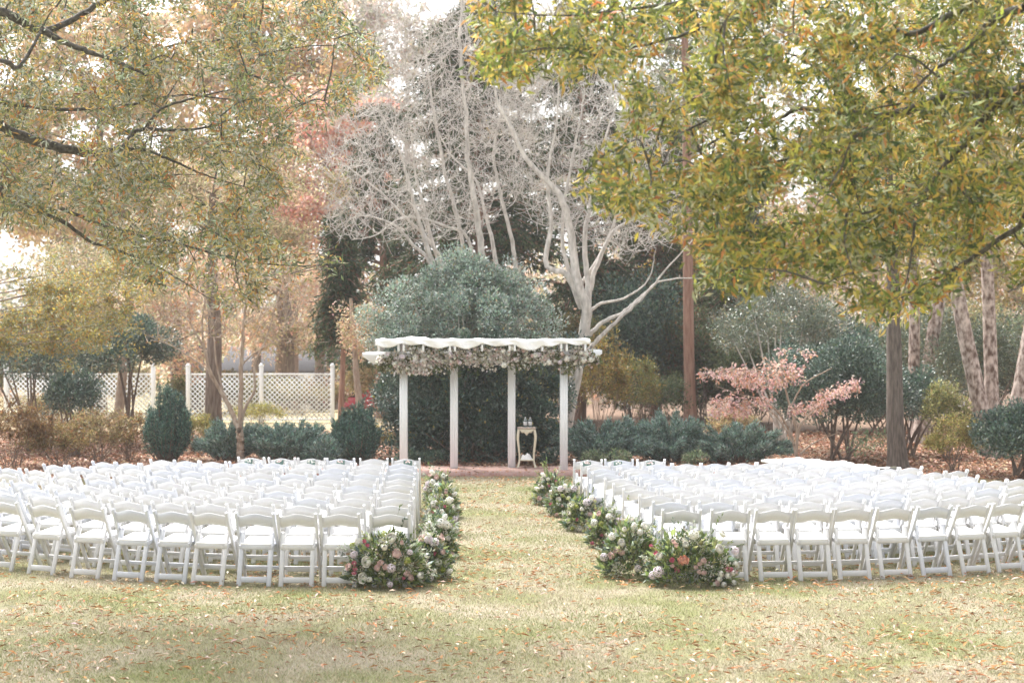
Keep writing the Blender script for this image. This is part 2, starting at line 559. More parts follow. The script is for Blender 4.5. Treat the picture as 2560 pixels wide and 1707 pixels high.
# ------------------------------------------------------------------ chairs
def chair_meshes(paint):
    d = {}
    top = Vector((0, -0.205, 0.765)); foot = Vector((0, 0.20, 0.0))
    for s, nm in ((-1, 'post_l'), (1, 'post_r')):
        mb = MB()
        off = Vector((s * 0.207, 0, 0))
        V_, F_ = bar(foot + off, top + off, 0.031, 0.05, 0.006)
        mb.add(V_, F_)
        # rounded top knob
        ang = np.linspace(0, PI, 7)
        ring = []
        dirv = (top - foot).normalized()
        side = Vector((0, dirv.z, -dirv.y))
        for a in ang:
            c_ = top + off + dirv * (0.022 * math.sin(a)) + side * (0.0245 * math.cos(a))
            ring.append(c_ + Vector((-0.0155, 0, 0)))
            ring.append(c_ + Vector((0.0155, 0, 0)))
        fs = [(2 * i, 2 * i + 1, 2 * i + 3, 2 * i + 2) for i in range(6)]
        fs += [tuple(range(0, 14, 2)), tuple(range(13, 0, -2))]
        mb.add(np.array([v[:] for v in ring]), fs)
        d[nm] = mb.data('front_leg', paint)
    for s, nm in ((-1, 'rear_l'), (1, 'rear_r')):
        mb = MB()
        a = Vector((s * 0.166, -0.262, 0.0)); b = Vector((s * 0.166, -0.085, 0.545))
        mb.add(*bar(a, b, 0.050, 0.028, 0.005))
        ring = []
        dirv = (b - a).normalized()
        nrm = Vector((0, dirv.z, -dirv.y))
        for t in np.linspace(0, PI, 7):
            c_ = b + dirv * (0.025 * math.sin(t)) + Vector((0.025 * math.cos(t), 0, 0))
            ring += [c_ - nrm * 0.014, c_ + nrm * 0.014]
        fs = [(2 * i, 2 * i + 1, 2 * i + 3, 2 * i + 2) for i in range(6)] + [tuple(range(0, 14, 2)), tuple(range(13, 0, -2))]
        mb.add(np.array([v[:] for v in ring]), fs)
        d[nm] = mb.data('rear_leg', paint)
    # crowned backrest, bowed in plan
    mb = MB()
    K = 13
    V_ = []
    for i in range(K):
        u = i / (K - 1) * 2 - 1
        x = u * 0.196
        arch = 0.034 * (0.5 + 0.5 * math.cos(u * PI)) 
        bow = -0.03 * (1 - u * u)
        for (z, th) in ((0.622 + arch * 0.9, 0), (0.742 + arch, 0), (0.742 + arch, 1), (0.622 + arch * 0.9, 1)):
            yy = -0.205 + (0.765 - z) * 0.53 + bow - 0.008 + 0.018 * th
            V_.append((x, yy, z))
    F_ = [(i * 4 + j, (i + 1) * 4 + j, (i + 1) * 4 + (j + 1) % 4, i * 4 + (j + 1) % 4) for i in range(K - 1) for j in range(4)]
    F_ += [(3, 2, 1, 0), tuple((K - 1) * 4 + j for j in range(4))]
    d['backrest'] = mb.add(V_, F_).data('backrest', paint)
    # seat frame and pad, tipping back a little
    R = Matrix.Rotation(math.radians(5.5), 3, 'X')
    mb = MB()
    for (sx, sy, cx, cy) in ((0.03, 0.38, -0.172, 0), (0.03, 0.38, 0.172, 0)):
        c_ = R @ Vector((cx, cy, 0)) + Vector((0, 0.02, 0.425))
        mb.add(*box(sx, sy, 0.045, c_, 0.004, R))
    for cy, hh in ((-0.175, 0.05), (0.175, 0.045)):
        c_ = R @ Vector((0, cy, 0)) + Vector((0, 0.02, 0.425))
        mb.add(*box(0.314, 0.03, hh, c_, 0.004, R))
    d['seat_frame'] = mb.data('seat_frame', paint)
    c_ = R @ Vector((0, 0, 0.031)) + Vector((0, 0.02, 0.425))
    d['seat'] = MB().add(*box(0.345, 0.375, 0.022, c_, 0.008, R)).data('seat', M['pad'])
    d['str_f'] = MB().add(*box(0.382, 0.022, 0.04, (0, 0.122, 0.15), 0.004)).data('stretcher', paint)
    d['str_r'] = MB().add(*box(0.281, 0.022, 0.06, (0, -0.243, 0.072), 0.004)).data('stretcher', paint)
    return d


CH = [chair_meshes(M['chair_warm']), chair_meshes(M['chair_cool'])]
PART = [('leg', 'post_l'), ('leg', 'post_r'), ('leg', 'rear_l'), ('leg', 'rear_r'), ('backrest', 'backrest'), ('seat_frame', 'seat_frame'),
        ('seat', 'seat'), ('stretcher', 'str_f'), ('stretcher', 'str_r')]
ORD = ['first', 'second', 'third', 'fourth', 'fifth', 'sixth', 'seventh', 'eighth', 'ninth', 'tenth', 'eleventh', 'twelfth', 'thirteenth', 'fourteenth']
# photograph columns of each chair's back, aisle chair first; depth of the aisle chair; row nearest the camera first
LEFT = [
    (19.27, [977, 854, 748, 648, 542, 446, 346, 242, 136, 38, -58]),
    (20.15, [984, 870, 759, 648, 541, 441, 339, 242, 135, 38, -52]),
    (21.0, [992, 888, 782, 680, 577, 484, 388, 291, 196, 109, 22, -60]),
    (21.8, [990, 895, 801, 705, 612, 517, 418, 329, 242, 163, 83, 10]),
    (22.65, [996, 901, 803, 711, 616, 525, 439, 355, 270, 192, 117, 45, -22]),
    (23.5, [1001, 907, 824, 744, 660, 574, 490, 412, 335, 262, 190, 119, 49]),
    (24.4, [1005, 918, 826, 741, 658, 573, 495, 424, 355, 289, 225, 160]),
    (25.3, [1007, 923, 840, 758, 676, 604, 536, 467, 401, 339, 281]),
    (26.1, [1008, 928, 850, 772, 694, 618, 546, 482, 424]),
    (27.0, [1016, 935, 857, 785, 714, 641]),
]
RIGHT = [
    (19.68, [1703, 1820, 1926, 2024, 2121, 2218, 2315, 2408, 2497, 2584]),
    (20.55, [1675, 1790, 1902, 2008, 2105, 2203, 2289, 2367, 2444, 2521, 2596]),
    (21.35, [1639, 1742, 1841, 1940, 2038, 2126, 2209, 2289, 2369, 2444, 2517, 2588]),
    (22.1, [1596, 1696, 1789, 1877, 1963, 2048, 2128, 2204, 2274, 2341, 2404, 2463, 2520]),
    (22.8, [1571, 1662, 1748, 1831, 1910, 1984, 2060, 2136, 2208, 2276, 2335, 2391]),
    (23.6, [1549, 1638, 1724, 1809, 1890, 1966, 2042, 2114, 2183, 2248, 2308, 2366]),
    (24.4, [1521, 1606, 1690, 1773, 1853, 1930, 2006, 2080, 2144, 2200, 2253]),
    (25.2, [1505, 1586, 1662, 1738, 1816, 1888, 1957, 2022, 2081]),
    (26.0, [1489, 1560, 1637, 1711, 1779, 1847, 1912, 1970]),
    (26.8, [1469, 1546, 1621]),
]
back_row = []
for rows, side, sname in ((LEFT, -1, 'lattice fence side'), (RIGHT, 1, 'pink dogwood side')):
    for ri, (d0, pxs) in enumerate(rows):
        xa = (pxs[0] - 1280) / F_PX * d0
        for ci, px in enumerate(pxs):
            y = d0
            for _ in range(12):
                x = (px - 1280) / F_PX * y
                s_ = max(0.0, abs(x - xa) - 0.6)
                y = d0 + (0.078 if ri < 2 and side < 0 else 0.068) * s_ ** 2
            slope = 2 * 0.07 * s_
            rz = side * math.atan(slope) * 0.9 + random.gauss(0, 0.025)
            rowname = 'front row nearest the pergola' if ri == 9 else ('rearmost row' if ri == 0 else ORD[9 - ri] + ' row from pergola')
            extra = 'white folding chair, %s from aisle, %s, %s' % (ORD[ci], rowname, sname)
            t = thing('folding_chair', extra, 'chair', (x + random.gauss(0, 0.006), y + random.gauss(0, 0.012) - 0.0, 0.0), 'white folding chairs in curved rows')
            t.rotation_euler = (0, 0, rz)
            t.scale = (1.03, 1.03, 1.045)
            kind = CH[1 if random.random() < 0.3 else 0]
            for nm, key in PART:
                o = bpy.data.objects.new(nm, kind[key])
                COL.objects.link(o)
                o.parent = t
            if ri == 9:
                back_row.append((t, side, ci))

# reserved cards tied over the backs of the chairs in the front row
M['card'] = mat('dark_green_card', (0.06, 0.13, 0.11), (0.10, 0.17, 0.14), 30, 0.6)
M['petal_w'] = mat('white_petal', (0.86, 0.84, 0.78), (0.80, 0.78, 0.70), 30, 0.6, 0, sub=0.2)
M['petal_p'] = mat('blush_petal', (0.86, 0.64, 0.60), (0.88, 0.73, 0.69), 30, 0.6, 0, sub=0.2)
for (t, side, ci) in back_row:
    if side < 0 and ci == 1:
        continue
    M_ = Matrix.Translation(t.location) @ t.rotation_euler.to_matrix().to_4x4()
    dx = random.uniform(-0.03, 0.03)
    c0 = M_ @ Vector((dx * 1.03, -0.270, 0.748))
    o = thing('reserved_card', 'dark green floral card hung on front row chair, %s from aisle, %s' % (ORD[ci], 'lattice fence side' if side < 0 else 'pink dogwood side'), 'card', c0, 'green cards on front row chair backs')
    o.rotation_euler = (math.radians(-27), 0, t.rotation_euler.z)
    V_, F_ = box(0.13, 0.004, 0.085, (0, 0, 0), 0.001)
    b_ = bpy.data.objects.new('card', MB().add(V_, F_).data('card', M['card'])); COL.objects.link(b_); b_.parent = o
    mb = MB()
    nf = 9
    for q in range(nf):
        a = random.uniform(0, 6.28); rr = random.uniform(0.01, 0.045)
        V_, F_ = box(random.uniform(0.012, 0.026), 0.004, random.uniform(0.012, 0.02), (rr * math.cos(a) * 1.2, -0.004 - 0.001 * q / nf, 0.02 + rr * math.sin(a) * 0.5), 0.001, Matrix.Rotation(a, 3, 'Y'))
        mb.add(V_, F_)
    f_ = bpy.data.objects.new('floral_print', mb.data('floral_print', M['petal_w'] if ci % 2 else M['petal_p'])); COL.objects.link(f_); f_.parent = o

# ------------------------------------------------------------------ pergola
PER_Y = 33.75
pg = thing('pergola', 'white wooden pergola of four posts carrying a beam and rafters on the brick path', 'pergola', at(1210, 1179, PER_Y))
pg.location.z = 0.05


def post_section(w_, groove=0.006):
    h = w_ / 2
    pts = []
    side = [(-h, -h), (-h * 0.42, -h), (-h * 0.38, -h + groove), (-h * 0.30, -h + groove), (-h * 0.26, -h), (h * 0.26, -h), (h * 0.30, -h + groove), (h * 0.38, -h + groove), (h * 0.42, -h)]
    for k_ in range(4):
        c_, s_ = round(math.cos(k_ * PI / 2)), round(math.sin(k_ * PI / 2))
        pts += [(x * c_ - y * s_, x * s_ + y * c_) for x, y in side]
    return pts


sec = post_section(0.152)
POSTS = [(1009, 33.65), (1135, 34.0), (1279, 34.2), (1409.5, 33.65)]
for px, y in POSTS:
    x = (px - 1280) / F_PX * y
    N_ = len(sec)
    V_ = [(x + a, y + b, z) for z in (0.05, 2.13) for a, b in sec]
    F_ = [(i, (i + 1) % N_, N_ + (i + 1) % N_, N_ + i) for i in range(N_)] + [tuple(range(N_ - 1, -1, -1)), tuple(range(N_, 2 * N_))]
    MB().add(V_, F_).build('post', M['white'], pg)
bx0, bx1 = (906 - 1280) / F_PX * 33.55, (1505 - 1280) / F_PX * 33.55
for yy in (33.54, 34.32):
    # beam with a cut away at both lower ends
    zt, zb = 2.36, 2.132
    prof = [(bx0, zt), (bx0, zt - 0.07), (bx0 + 0.22, zb), (bx1 - 0.22, zb), (bx1, zt - 0.06), (bx1, zt + 0.012)]
    V_ = [(x, yy - 0.03, z + 0.008 * (x - bx0)) for x, z in prof] + [(x, yy + 0.03, z + 0.008 * (x - bx0)) for x, z in prof]
    F_ = [tuple(range(6)), tuple(range(11, 5, -1))] + [(i, i + 6, (i + 1) % 6 + 6, (i + 1) % 6) for i in range(6)]
    MB().add(V_, F_).build('beam', M['white'], pg)
RAFT = [235, 405, 450, 618, 848, 892, 1127, 1362, 1407, 1645, 1808, 1856, 2015]
raft_x = []
for zx in RAFT:
    px = 880 + zx * 0.2891
    x = (px - 1280) / F_PX * 33.4
    raft_x.append(x)
    MB().add(*box(0.042, 1.35, 0.17, (x, 33.93, 2.475), 0.004)).build('rafter', M['white'], pg)

# drape laid over the rafters
ctrl = sorted(set([raft_x[0] - 0.06] + raft_x + [raft_x[-1] + 0.10]))
NU, NV = 150, 26
us = np.linspace(ctrl[0], ctrl[-1], NU)
slack = [random.uniform(0.5, 1.0) for _ in ctrl]
V_ = []
for x in us:
    i = max(0, min(len(ctrl) - 2, int(np.searchsorted(ctrl, x)) - 1))
    a, b = ctrl[i], ctrl[i + 1]
    t_ = (x - a) / (b - a)
    gap = b - a
    sag = 0.55 * gap * 4 * t_ * (1 - t_) * (0.24 * slack[i] if gap > 0.2 else 0.06)
    for j in range(NV):
        v = j / (NV - 1)
        wr = 0.012 * math.sin(x * 9 + v * 14) + 0.008 * math.sin(x * 23 + v * 5) + 0.006 * math.sin(v * 60 + x * 3)
        if v < 0.22:                       # front lip hanging over the rafter ends
            q = v / 0.22
            y = 33.225 + 0.02 * math.sin(x * 15 + q * 3)
            z = 2.62 - (1 - q) * (0.10 + sag * 1.25 + 0.03 * math.sin(x * 4)) - sag * 0.05 * q + wr * 0.5
        else:
            q = (v - 0.22) / 0.78
            y = 33.225 + 1.4 * q
            z = 2.595 - sag * (0.05 + 0.6 * math.sin(q * PI)) + wr * 0.6 + 0.025 + (0.04 * math.exp(-((x + 1.95) / 0.28) ** 2))
        V_.append((x, y, z))
idx = np.arange(NU * NV).reshape(NU, NV)
Q = np.stack([idx[:-1, :-1], idx[1:, :-1], idx[1:, 1:], idx[:-1, 1:]], -1).reshape(-1, 4)
dr = MB().add(V_, Q).build('fabric_drape', M['cloth'], smooth=True)
md = dr.modifiers.new('thickness', 'SOLIDIFY'); md.thickness = 0.004
tag(dr, 'white fabric swagged over the rafters of the pergola', 'fabric')

# ------------------------------------------------------------------ blooms
def rose_data(name, R, matl, petals=19, closed=0.0, seed=0):
    rr = random.Random(seed)
    mb = MB()
    petals += 6
    for i in range(petals):
        t = i / (petals - 1)
        ang = i * 2.39996 + rr.uniform(-0.25, 0.25)
        rad = R * (0.16 + 0.84 * t ** 0.85)
        top = (0.15 + 1.05 * t ** 1.3) * (1 - closed * 0.85)          # polar angle of the petal's rim
        half = 1.25 - 0.55 * t
        V_ = []
        for vi in range(4):
            v = vi / 3
            th = PI * 0.80 * (1 - v) + top * v
            flare = 1 + (0.16 * t * (v > 0.9))
            for ui in range(4):
                u = ui / 1.5 - 1
                th2 = th + 0.22 * u * u * v
                a2 = ang + u * half * (0.55 + 0.45 * math.sin(PI * (0.15 + 0.7 * v)))
                r2 = rad * flare * (1 + rr.uniform(-0.03, 0.03))
                zz = math.cos(th2) * r2 * (1.15 if closed else 0.72)
                V_.append((r2 * math.sin(th2) * math.cos(a2), r2 * math.sin(th2) * math.sin(a2), zz + 0.3 * R - 0.10 * R * t))
        mb.add(V_, [(a * 4 + b, a * 4 + b + 1, a * 4 + b + 5, a * 4 + b + 4) for a in range(3) for b in range(3)])
    # green base
    ang = np.linspace(0, 2 * PI, 7)[:-1]
    V_ = [(0.3 * R * math.cos(a), 0.3 * R * math.sin(a), 0.0) for a in ang] + [(0, 0, -0.4 * R)]
    mb.add(V_, [(i, (i + 1) % 6, 6) for i in range(6)])
    return mb.data(name, matl, smooth=True)


def cluster_data(name, R, matl, n_, seed=0, fl=0.3, elong=1.0):
    rr = random.Random(seed)
    mb = MB()
    for i in range(n_):
        z = 1 - 1.5 * (i + 0.5) / n_
        a = i * 2.39996
        q = math.sqrt(max(0, 1 - z * z))
        nrm = Vector((q * math.cos(a), q * math.sin(a), z))
        c_ = Vector((nrm.x * R, nrm.y * R, nrm.z * R * elong)) * rr.uniform(0.85, 1.05)
        t1 = nrm.orthogonal().normalized()
        t2 = nrm.cross(t1)
        s_ = R * fl * rr.uniform(0.8, 1.2)
        V_ = [c_]
        for k_ in range(4):
            b = k_ * PI / 2 + rr.random()
            d_ = t1 * math.cos(b) + t2 * math.sin(b)
            e_ = t1 * -math.sin(b) + t2 * math.cos(b)
            V_ += [c_ + (d_ * 0.6 + e_ * 0.45) * s_ + nrm * s_ * 0.25, c_ + d_ * s_ * 1.15 + nrm * s_ * 0.1, c_ + (d_ * 0.6 - e_ * 0.45) * s_ + nrm * s_ * 0.25]
        mb.add(np.array([v[:] for v in V_]), [(0, 1 + 3 * k_, 2 + 3 * k_, 3 + 3 * k_) for k_ in range(4)])
    return mb.data(name, matl)


PET = {
    'white': M['petal_w'], 'blush': M['petal_p'],
    'peach': mat('peach_petal', (0.82, 0.42, 0.30), (0.85, 0.55, 0.45), 20, 0.6, 0, sub=0.2),
    'pink': mat('rose_pink_petal', (0.66, 0.16, 0.26), (0.74, 0.30, 0.38), 20, 0.6, 0, sub=0.2),
    'lilac': mat('pale_lilac_petal', (0.74, 0.63, 0.70), (0.80, 0.72, 0.76), 20, 0.6, 0, sub=0.2),
    'green': mat('lime_green_petal', (0.26, 0.32, 0.04), (0.36, 0.40, 0.08), 20, 0.7),
}
BL = {
    'white_rose': [rose_data('rose', 0.055, PET['white'], 20, 0, i) for i in range(2)],
    'blush_rose': [rose_data('rose', 0.05, PET['blush'], 20, 0, 10 + i) for i in range(2)],
    'peach_rose': [rose_data('rose', 0.058, PET['peach'], 22, 0, 20)],
    'spray_pink': [rose_data('spray_rose', 0.030, PET['pink'], 12, 0.1, 30)],
    'spray_blush': [rose_data('spray_rose', 0.032, PET['blush'], 12, 0.1, 31)],
    'bud': [rose_data('bud', 0.036, PET['white'], 10, 0.75, 40)],
    'lilac': [cluster_data('hydrangea', 0.062, PET['lilac'], 34, 1, 0.33)],
    'hydrangea': [cluster_data('hydrangea', 0.065, PET['white'], 38, 2, 0.33)],
    'spike': [cluster_data('flower_spike', 0.034, PET['white'], 34, 3, 0.55, 3.2)],
    'mum': [cluster_data('button_flower', 0.04, PET['green'], 44, 4, 0.3)],
}
GREENS = [(2, (0.06, 0.10, 0.04)), (4, (0.13, 0.185, 0.065)), (5, (0.23, 0.28, 0.10)), (2, (0.14, 0.19, 0.15)), (4, (0.34, 0.37, 0.16)), (3, (0.44, 0.48, 0.39))]


def dome_dirs(n_, zmin=0.02):
    z = RNG.uniform(zmin, 1, n_)
    a = RNG.random(n_) * 2 * PI
    q = np.sqrt(1 - z * z)
    return np.c_[q * np.cos(a), q * np.sin(a), z]


def put_bloom(kind, pos, nrm, parent, sc=1.0):
    d = random.choice(BL[kind])
    o = bpy.data.objects.new(d.name.split('.')[0], d)
    COL.objects.link(o)
    o.parent = parent
    o.location = Vector(pos) - parent_origin(parent)
    o.rotation_mode = 'QUATERNION'
    o.rotation_quaternion = Vector(nrm).to_track_quat('Z', 'Y') @ Quaternion((0, 0, 1), random.uniform(0, 6.28))
    o.scale = (sc * 0.86,) * 3
    return o


def arrangement(px, py, rx, ry, h, label, blooms, nl=1500):
    c_ = gnd(px, py)
    c_.y += ry * 0.4
    t = thing('flower_arrangement', label, 'flowers', c_, 'flower arrangements along the aisle')
    base = np.array(c_)
    ax = np.array([rx, ry, h])
    # broad greenery through the whole mound
    mb = MB()
    d = dome_dirs(nl)
    r = 1 - np.abs(RNG.normal(0, 0.22, nl))
    r = np.clip(r, 0.15, 1.05)
    P = base + d * r[:, None] * ax * 0.92 + np.array([0, 0, 0.03])
    D = unit(d * np.array([1, 1, 0.8]) + 0.75 * rdir(nl) + np.array([0, 0, 0.15]))
    big = RNG.random(nl) < 0.12
    L = np.where(big, RNG.uniform(0.09, 0.14, nl), RNG.uniform(0.035, 0.075, nl))
    W = np.where(big, L * 0.42, L * RNG.uniform(0.28, 0.5, nl))
    leaves(mb, P, D, L, W, palette(GREENS, nl, 0.22), 0.2)
    mb.build('foliage', M['leaf'], t, stuff=True)
    # sprigs that stick out of the mound
    ms = MB(); ml = MB()
    for _ in range(30):
        d0 = dome_dirs(1, 0.2)[0]
        if _ < 6:
            d0 = unit(d0 * np.array([1, 1, 0.25]) + np.array([0, 0, 0.1]))
        p0 = base + d0 * ax * 0.6
        p2 = base + d0 * ax * RNG.uniform(1.15, 1.5) + np.array([0, 0, RNG.uniform(-0.02, 0.06)])
        p1 = (p0 + p2) / 2 + np.array([0, 0, 0.05])
        pl = resample([p0, p1, p2], 7)
        tubes(ms, pl[None], np.linspace(0.003, 0.0012, 7)[None], 3)
        K_ = 16
        tt = RNG.uniform(0.25, 1, K_)
        pp = np.array([pl[int(q * 5.99)] + (pl[min(6, int(q * 5.99) + 1)] - pl[int(q * 5.99)]) * (q * 5.99 % 1) for q in tt])
        dd = unit(d0 + 0.9 * rdir(K_))
        cc = palette([random.choice(GREENS)], K_, 0.12)
        leaves(ml, pp, dd, RNG.uniform(0.03, 0.06, K_), RNG.uniform(0.011, 0.022, K_), cc, 0.2)
    ms.build('stems', M['stem'], t, stuff=True)
    ml.build('sprigs', M['leaf'], t, stuff=True)
    # small filler dots
    nf = 620
    cl = dome_dirs(14, 0.12)
    d = unit(cl[RNG.integers(0, 14, nf)] + 0.16 * rdir(nf))
    d[:, 2] = np.abs(d[:, 2])
    mf = MB()
    leaves(mf, base + d * ax * RNG.uniform(0.92, 1.06, (nf, 1)), rdir(nf), RNG.uniform(0.014, 0.032, nf), RNG.uniform(0.012, 0.022, nf), palette([(2, (0.72, 0.58, 0.54)), (4, (0.82, 0.79, 0.70)), (2, (0.55, 0.58, 0.40))], nf, 0.1), 0.4)
    mf.build('filler_flowers', M['leaf'], t, stuff=True)
    for (k_, bx, bz, s_) in blooms:
        # bx, bz: place on the mound as seen from the aisle end, in half widths and heights
        bz = min(max(bz, 0.03), 0.97)
        q = 1 - bx * bx - bz * bz * 0.85
        yy = -math.sqrt(q) if q > 0 else -0.05
        nrm = Vector((bx / rx, yy / ry, bz / h)).normalized()
        pos = Vector((base[0] + bx * rx * 0.98, base[1] + yy * ry * 0.98, base[2] + bz * h + 0.01))
        nrm = (nrm + Vector((0, -0.35, 0.1))).normalized()
        put_bloom(k_, pos, nrm, t, s_)
    return t


def random_blooms(n_, seed, w_=None):
    rr = random.Random(seed)
    kinds = ['white_rose', 'blush_rose', 'spray_pink', 'spray_blush', 'hydrangea', 'bud', 'lilac', 'spike', 'mum', 'white_rose']
    out = []
    for i in range(n_):
        for _ in range(30):
            x, z = rr.uniform(-0.9, 0.9), rr.uniform(0.08, 0.93)
            if x * x + z * z * 0.8 < 0.98 and all((x - o[1]) ** 2 + (z - o[2]) ** 2 > 0.05 for o in out):
                out.append((rr.choice(kinds), x, z, rr.uniform(0.8, 1.1)))
                break
    return out


arrangement(966, 1470, 0.49, 0.36, 0.62, 'large rounded arrangement with cream and blush roses ending the rearmost row, lattice fence side',
            [('white_rose', 0.12, 0.88, 1.25), ('white_rose', -0.42, 0.48, 1.3), ('white_rose', -0.5, 0.2, 1.25), ('bud', -0.36, 0.18, 1.1),
             ('blush_rose', 0.25, 0.62, 1.25), ('spray_blush', -0.1, 0.47, 1.3), ('spray_blush', -0.18, 0.38, 1.4), ('spray_blush', 0.02, 0.4, 1.4), ('lilac', 0.14, 0.38, 0.9), ('spray_blush', 0.48, 0.28, 1.5), ('spray_blush', 0.58, 0.2, 1.3), ('spray_pink', 0.42, 0.2, 0.8),
             ('spray_pink', -0.72, 0.44, 1.1), ('spray_pink', -0.7, 0.35, 1.1), ('spray_pink', -0.72, 0.27, 1.0), ('blush_rose', -0.86, 0.36, 1.0), ('white_rose', -0.95, 0.26, 1.0),
             ('spray_pink', -0.5, 0.82, 0.9), ('spray_pink', -0.42, 0.76, 0.9), ('mum', -0.8, 0.72, 1.1), ('mum', 0.5, 0.5, 1.1), ('hydrangea', -0.66, 0.8, 0.7), ('bud', -0.02, 0.73, 1.2), ('bud', 0.78, 0.22, 1.4), ('lilac', -0.74, 0.58, 0.8), ('lilac', 0.55, 0.64, 0.6), ('spray_blush', 0.36, 0.8, 0.9), ('lilac', 0.12, 0.1, 0.6), ('spray_pink', 0.13, 0.08, 0.9)], 3400)
arrangement(1728, 1466, 0.54, 0.36, 0.60, 'large rounded arrangement with a peach garden rose at end of rearmost chair row, dogwood side',
            [('peach_rose', -0.2, 0.5, 1.2), ('spray_pink', -0.42, 0.5, 1.2), ('spray_pink', -0.33, 0.32, 1.3), ('spray_blush', -0.42, 0.4, 0.9), ('lilac', -0.7, 0.28, 1.1), ('lilac', -0.82, 0.2, 0.8),
             ('spray_blush', 0.22, 0.5, 1.2), ('spray_blush', 0.14, 0.44, 1.0), ('spray_blush', 0.05, 0.38, 1.0), ('spray_blush', 0.12, 0.3, 1.0), ('spray_blush', 0.22, 0.28, 1.1), ('white_rose', 0.58, 0.68, 1.15), ('white_rose', 0.68, 0.92, 1.0), ('hydrangea', 0.05, 0.95, 1.0),
             ('white_rose', -0.68, 0.55, 0.9), ('spray_pink', -0.82, 0.7, 1.0), ('spray_pink', -0.74, 0.6, 1.0), ('spray_blush', -0.38, 0.82, 1.0), ('spray_blush', -0.33, 0.76, 1.0), ('white_rose', -0.14, 0.78, 0.8), ('spray_pink', 0.74, 0.32, 1.2), ('spray_pink', 0.82, 0.3, 1.1),
             ('bud', 0.6, 0.25, 1.1), ('bud', 0.75, 0.2, 1.2), ('bud', 0.56, 0.16, 1.1), ('bud', 0.86, 0.24, 1.1), ('spray_blush', 0.5, 0.08, 1.2), ('bud', 0.65, 0.05, 1.1), ('white_rose', 0.98, 0.36, 0.85), ('lilac', 0.95, 0.62, 0.9), ('spray_blush', 0.98, 0.2, 1.0), ('bud', 0.88, 0.06, 1.1)], 3600)
arrangement(1576, 1446, 0.36, 0.30, 0.66, 'leafy arrangement with pale roses and pink filler between two larger ones, dogwood side',
            [('white_rose', -0.3, 0.62, 1.0), ('spray_blush', -0.45, 0.48, 1.5), ('spray_blush', -0.62, 0.4, 1.5), ('spray_blush', -0.3, 0.46, 1.4), ('bud', 0.5, 0.32, 1.1), ('lilac', -0.85, 0.35, 0.9), ('hydrangea', -0.6, 0.72, 0.8), ('spike', 0.1, 0.9, 0.9), ('hydrangea', 0.3, 0.8, 0.6), ('bud', -0.2, 0.85, 1.0), ('lilac', 0.2, 0.2, 0.7)], 2600)
SIDE = [
    (1075, 1450, 0.23, 0.26, 0.50, 'dark leafy arrangement with white blooms beside second chair from rear, lattice fence side', 11),
    (1092, 1395, 0.23, 0.26, 0.50, 'arrangement with silvery leaves and white blooms by third row from rear, lattice fence side', 12),
    (1100, 1342, 0.23, 0.26, 0.50, 'arrangement with many white flowers by fifth row from rear, lattice fence side', 13),
    (1108, 1296, 0.23, 0.26, 0.48, 'yellow green arrangement with pink blooms by seventh row from rear, lattice fence side', 14),
    (1092, 1258, 0.22, 0.26, 0.50, 'arrangement with tall white spikes at pergola end of aisle, lattice fence side', 15),
    (1512, 1370, 0.23, 0.26, 0.48, 'arrangement with white spike and blush roses by third row from rear, dogwood side', 21),
    (1458, 1328, 0.28, 0.28, 0.46, 'arrangement with white blooms and pink tulips by fifth row from rear, dogwood side', 22),
    (1415, 1292, 0.28, 0.28, 0.46, 'arrangement with cream roses by seventh row from rear, dogwood side', 23),
    (1374, 1263, 0.26, 0.28, 0.48, 'small arrangement with pale spike at pergola end of aisle, dogwood side', 24),
]
for px, py, rx, ry, h, lab, sd_ in SIDE:
    arrangement(px, py, rx, ry, h, lab, random_blooms(21, sd_) + [('spike', random.uniform(-0.4, 0.5), 0.95, 1.0)], 2000)

# garland of flowers along the beam
gt = thing('flower_garland', 'garland of white and blush flowers with olive leaves hung along the pergola beam', 'garland', (at(1210, 895, 33.4)))
mg = MB()
n = 6200
gc = RNG.random(64); gcw = RNG.random(64) < 0.55; gi = RNG.integers(0, 64, n); gcz = RNG.normal(0, 0.09, 64)
u = np.clip(gc[gi] + RNG.normal(0, 0.018, n), 0.005, 0.995)
gx = at(945, 900, 33.4).x + u * (at(1500, 890, 33.4).x - at(945, 900, 33.4).x)
thick = (0.13 + 0.09 * np.sin(np.pi * np.clip(u * 1.02, 0, 1)) ** 0.6 + 0.025 * np.sin(gx * 7)) * np.where(u < 0.06, 0.6, 1) * np.where(u > 0.93, 0.55, 1)
gz = 2.245 + 0.02 * (u - 0.5) + np.clip(gcz[gi] + RNG.normal(0, 0.36, n) * thick, -0.27, 0.2)
white = np.where(gcw[gi], RNG.random(n) < 0.8, RNG.random(n) < 0.15)
gy = 33.42 - np.where(white, 0.05, 0) - np.abs(RNG.normal(0, 0.07, n)) + 0.06
P = np.c_[gx, gy, gz]
D = unit(np.c_[RNG.normal(0, 0.7, n), -np.abs(RNG.normal(0, 0.6, n)), (gz - 2.25) * 3 + RNG.normal(-0.1, 0.6, n)])
cols = np.where(white[:, None], palette([(3, (0.80, 0.73, 0.68)), (6, (0.86, 0.83, 0.78)), (2, (0.70, 0.54, 0.50)), (2, (0.62, 0.58, 0.46))], n, 0.1),
                palette([(3, (0.12, 0.14, 0.04)), (3, (0.20, 0.20, 0.07)), (1, (0.06, 0.09, 0.03)), (2, (0.30, 0.28, 0.13))], n, 0.2))
L = np.where(white, RNG.uniform(0.04, 0.08, n), RNG.uniform(0.055, 0.11, n))
W = np.where(white, L * 0.8, L * 0.38)
leaves(mg, P, D, L, W, cols, 0.3)
mg.build('foliage', M['leaf'], gt, stuff=True)
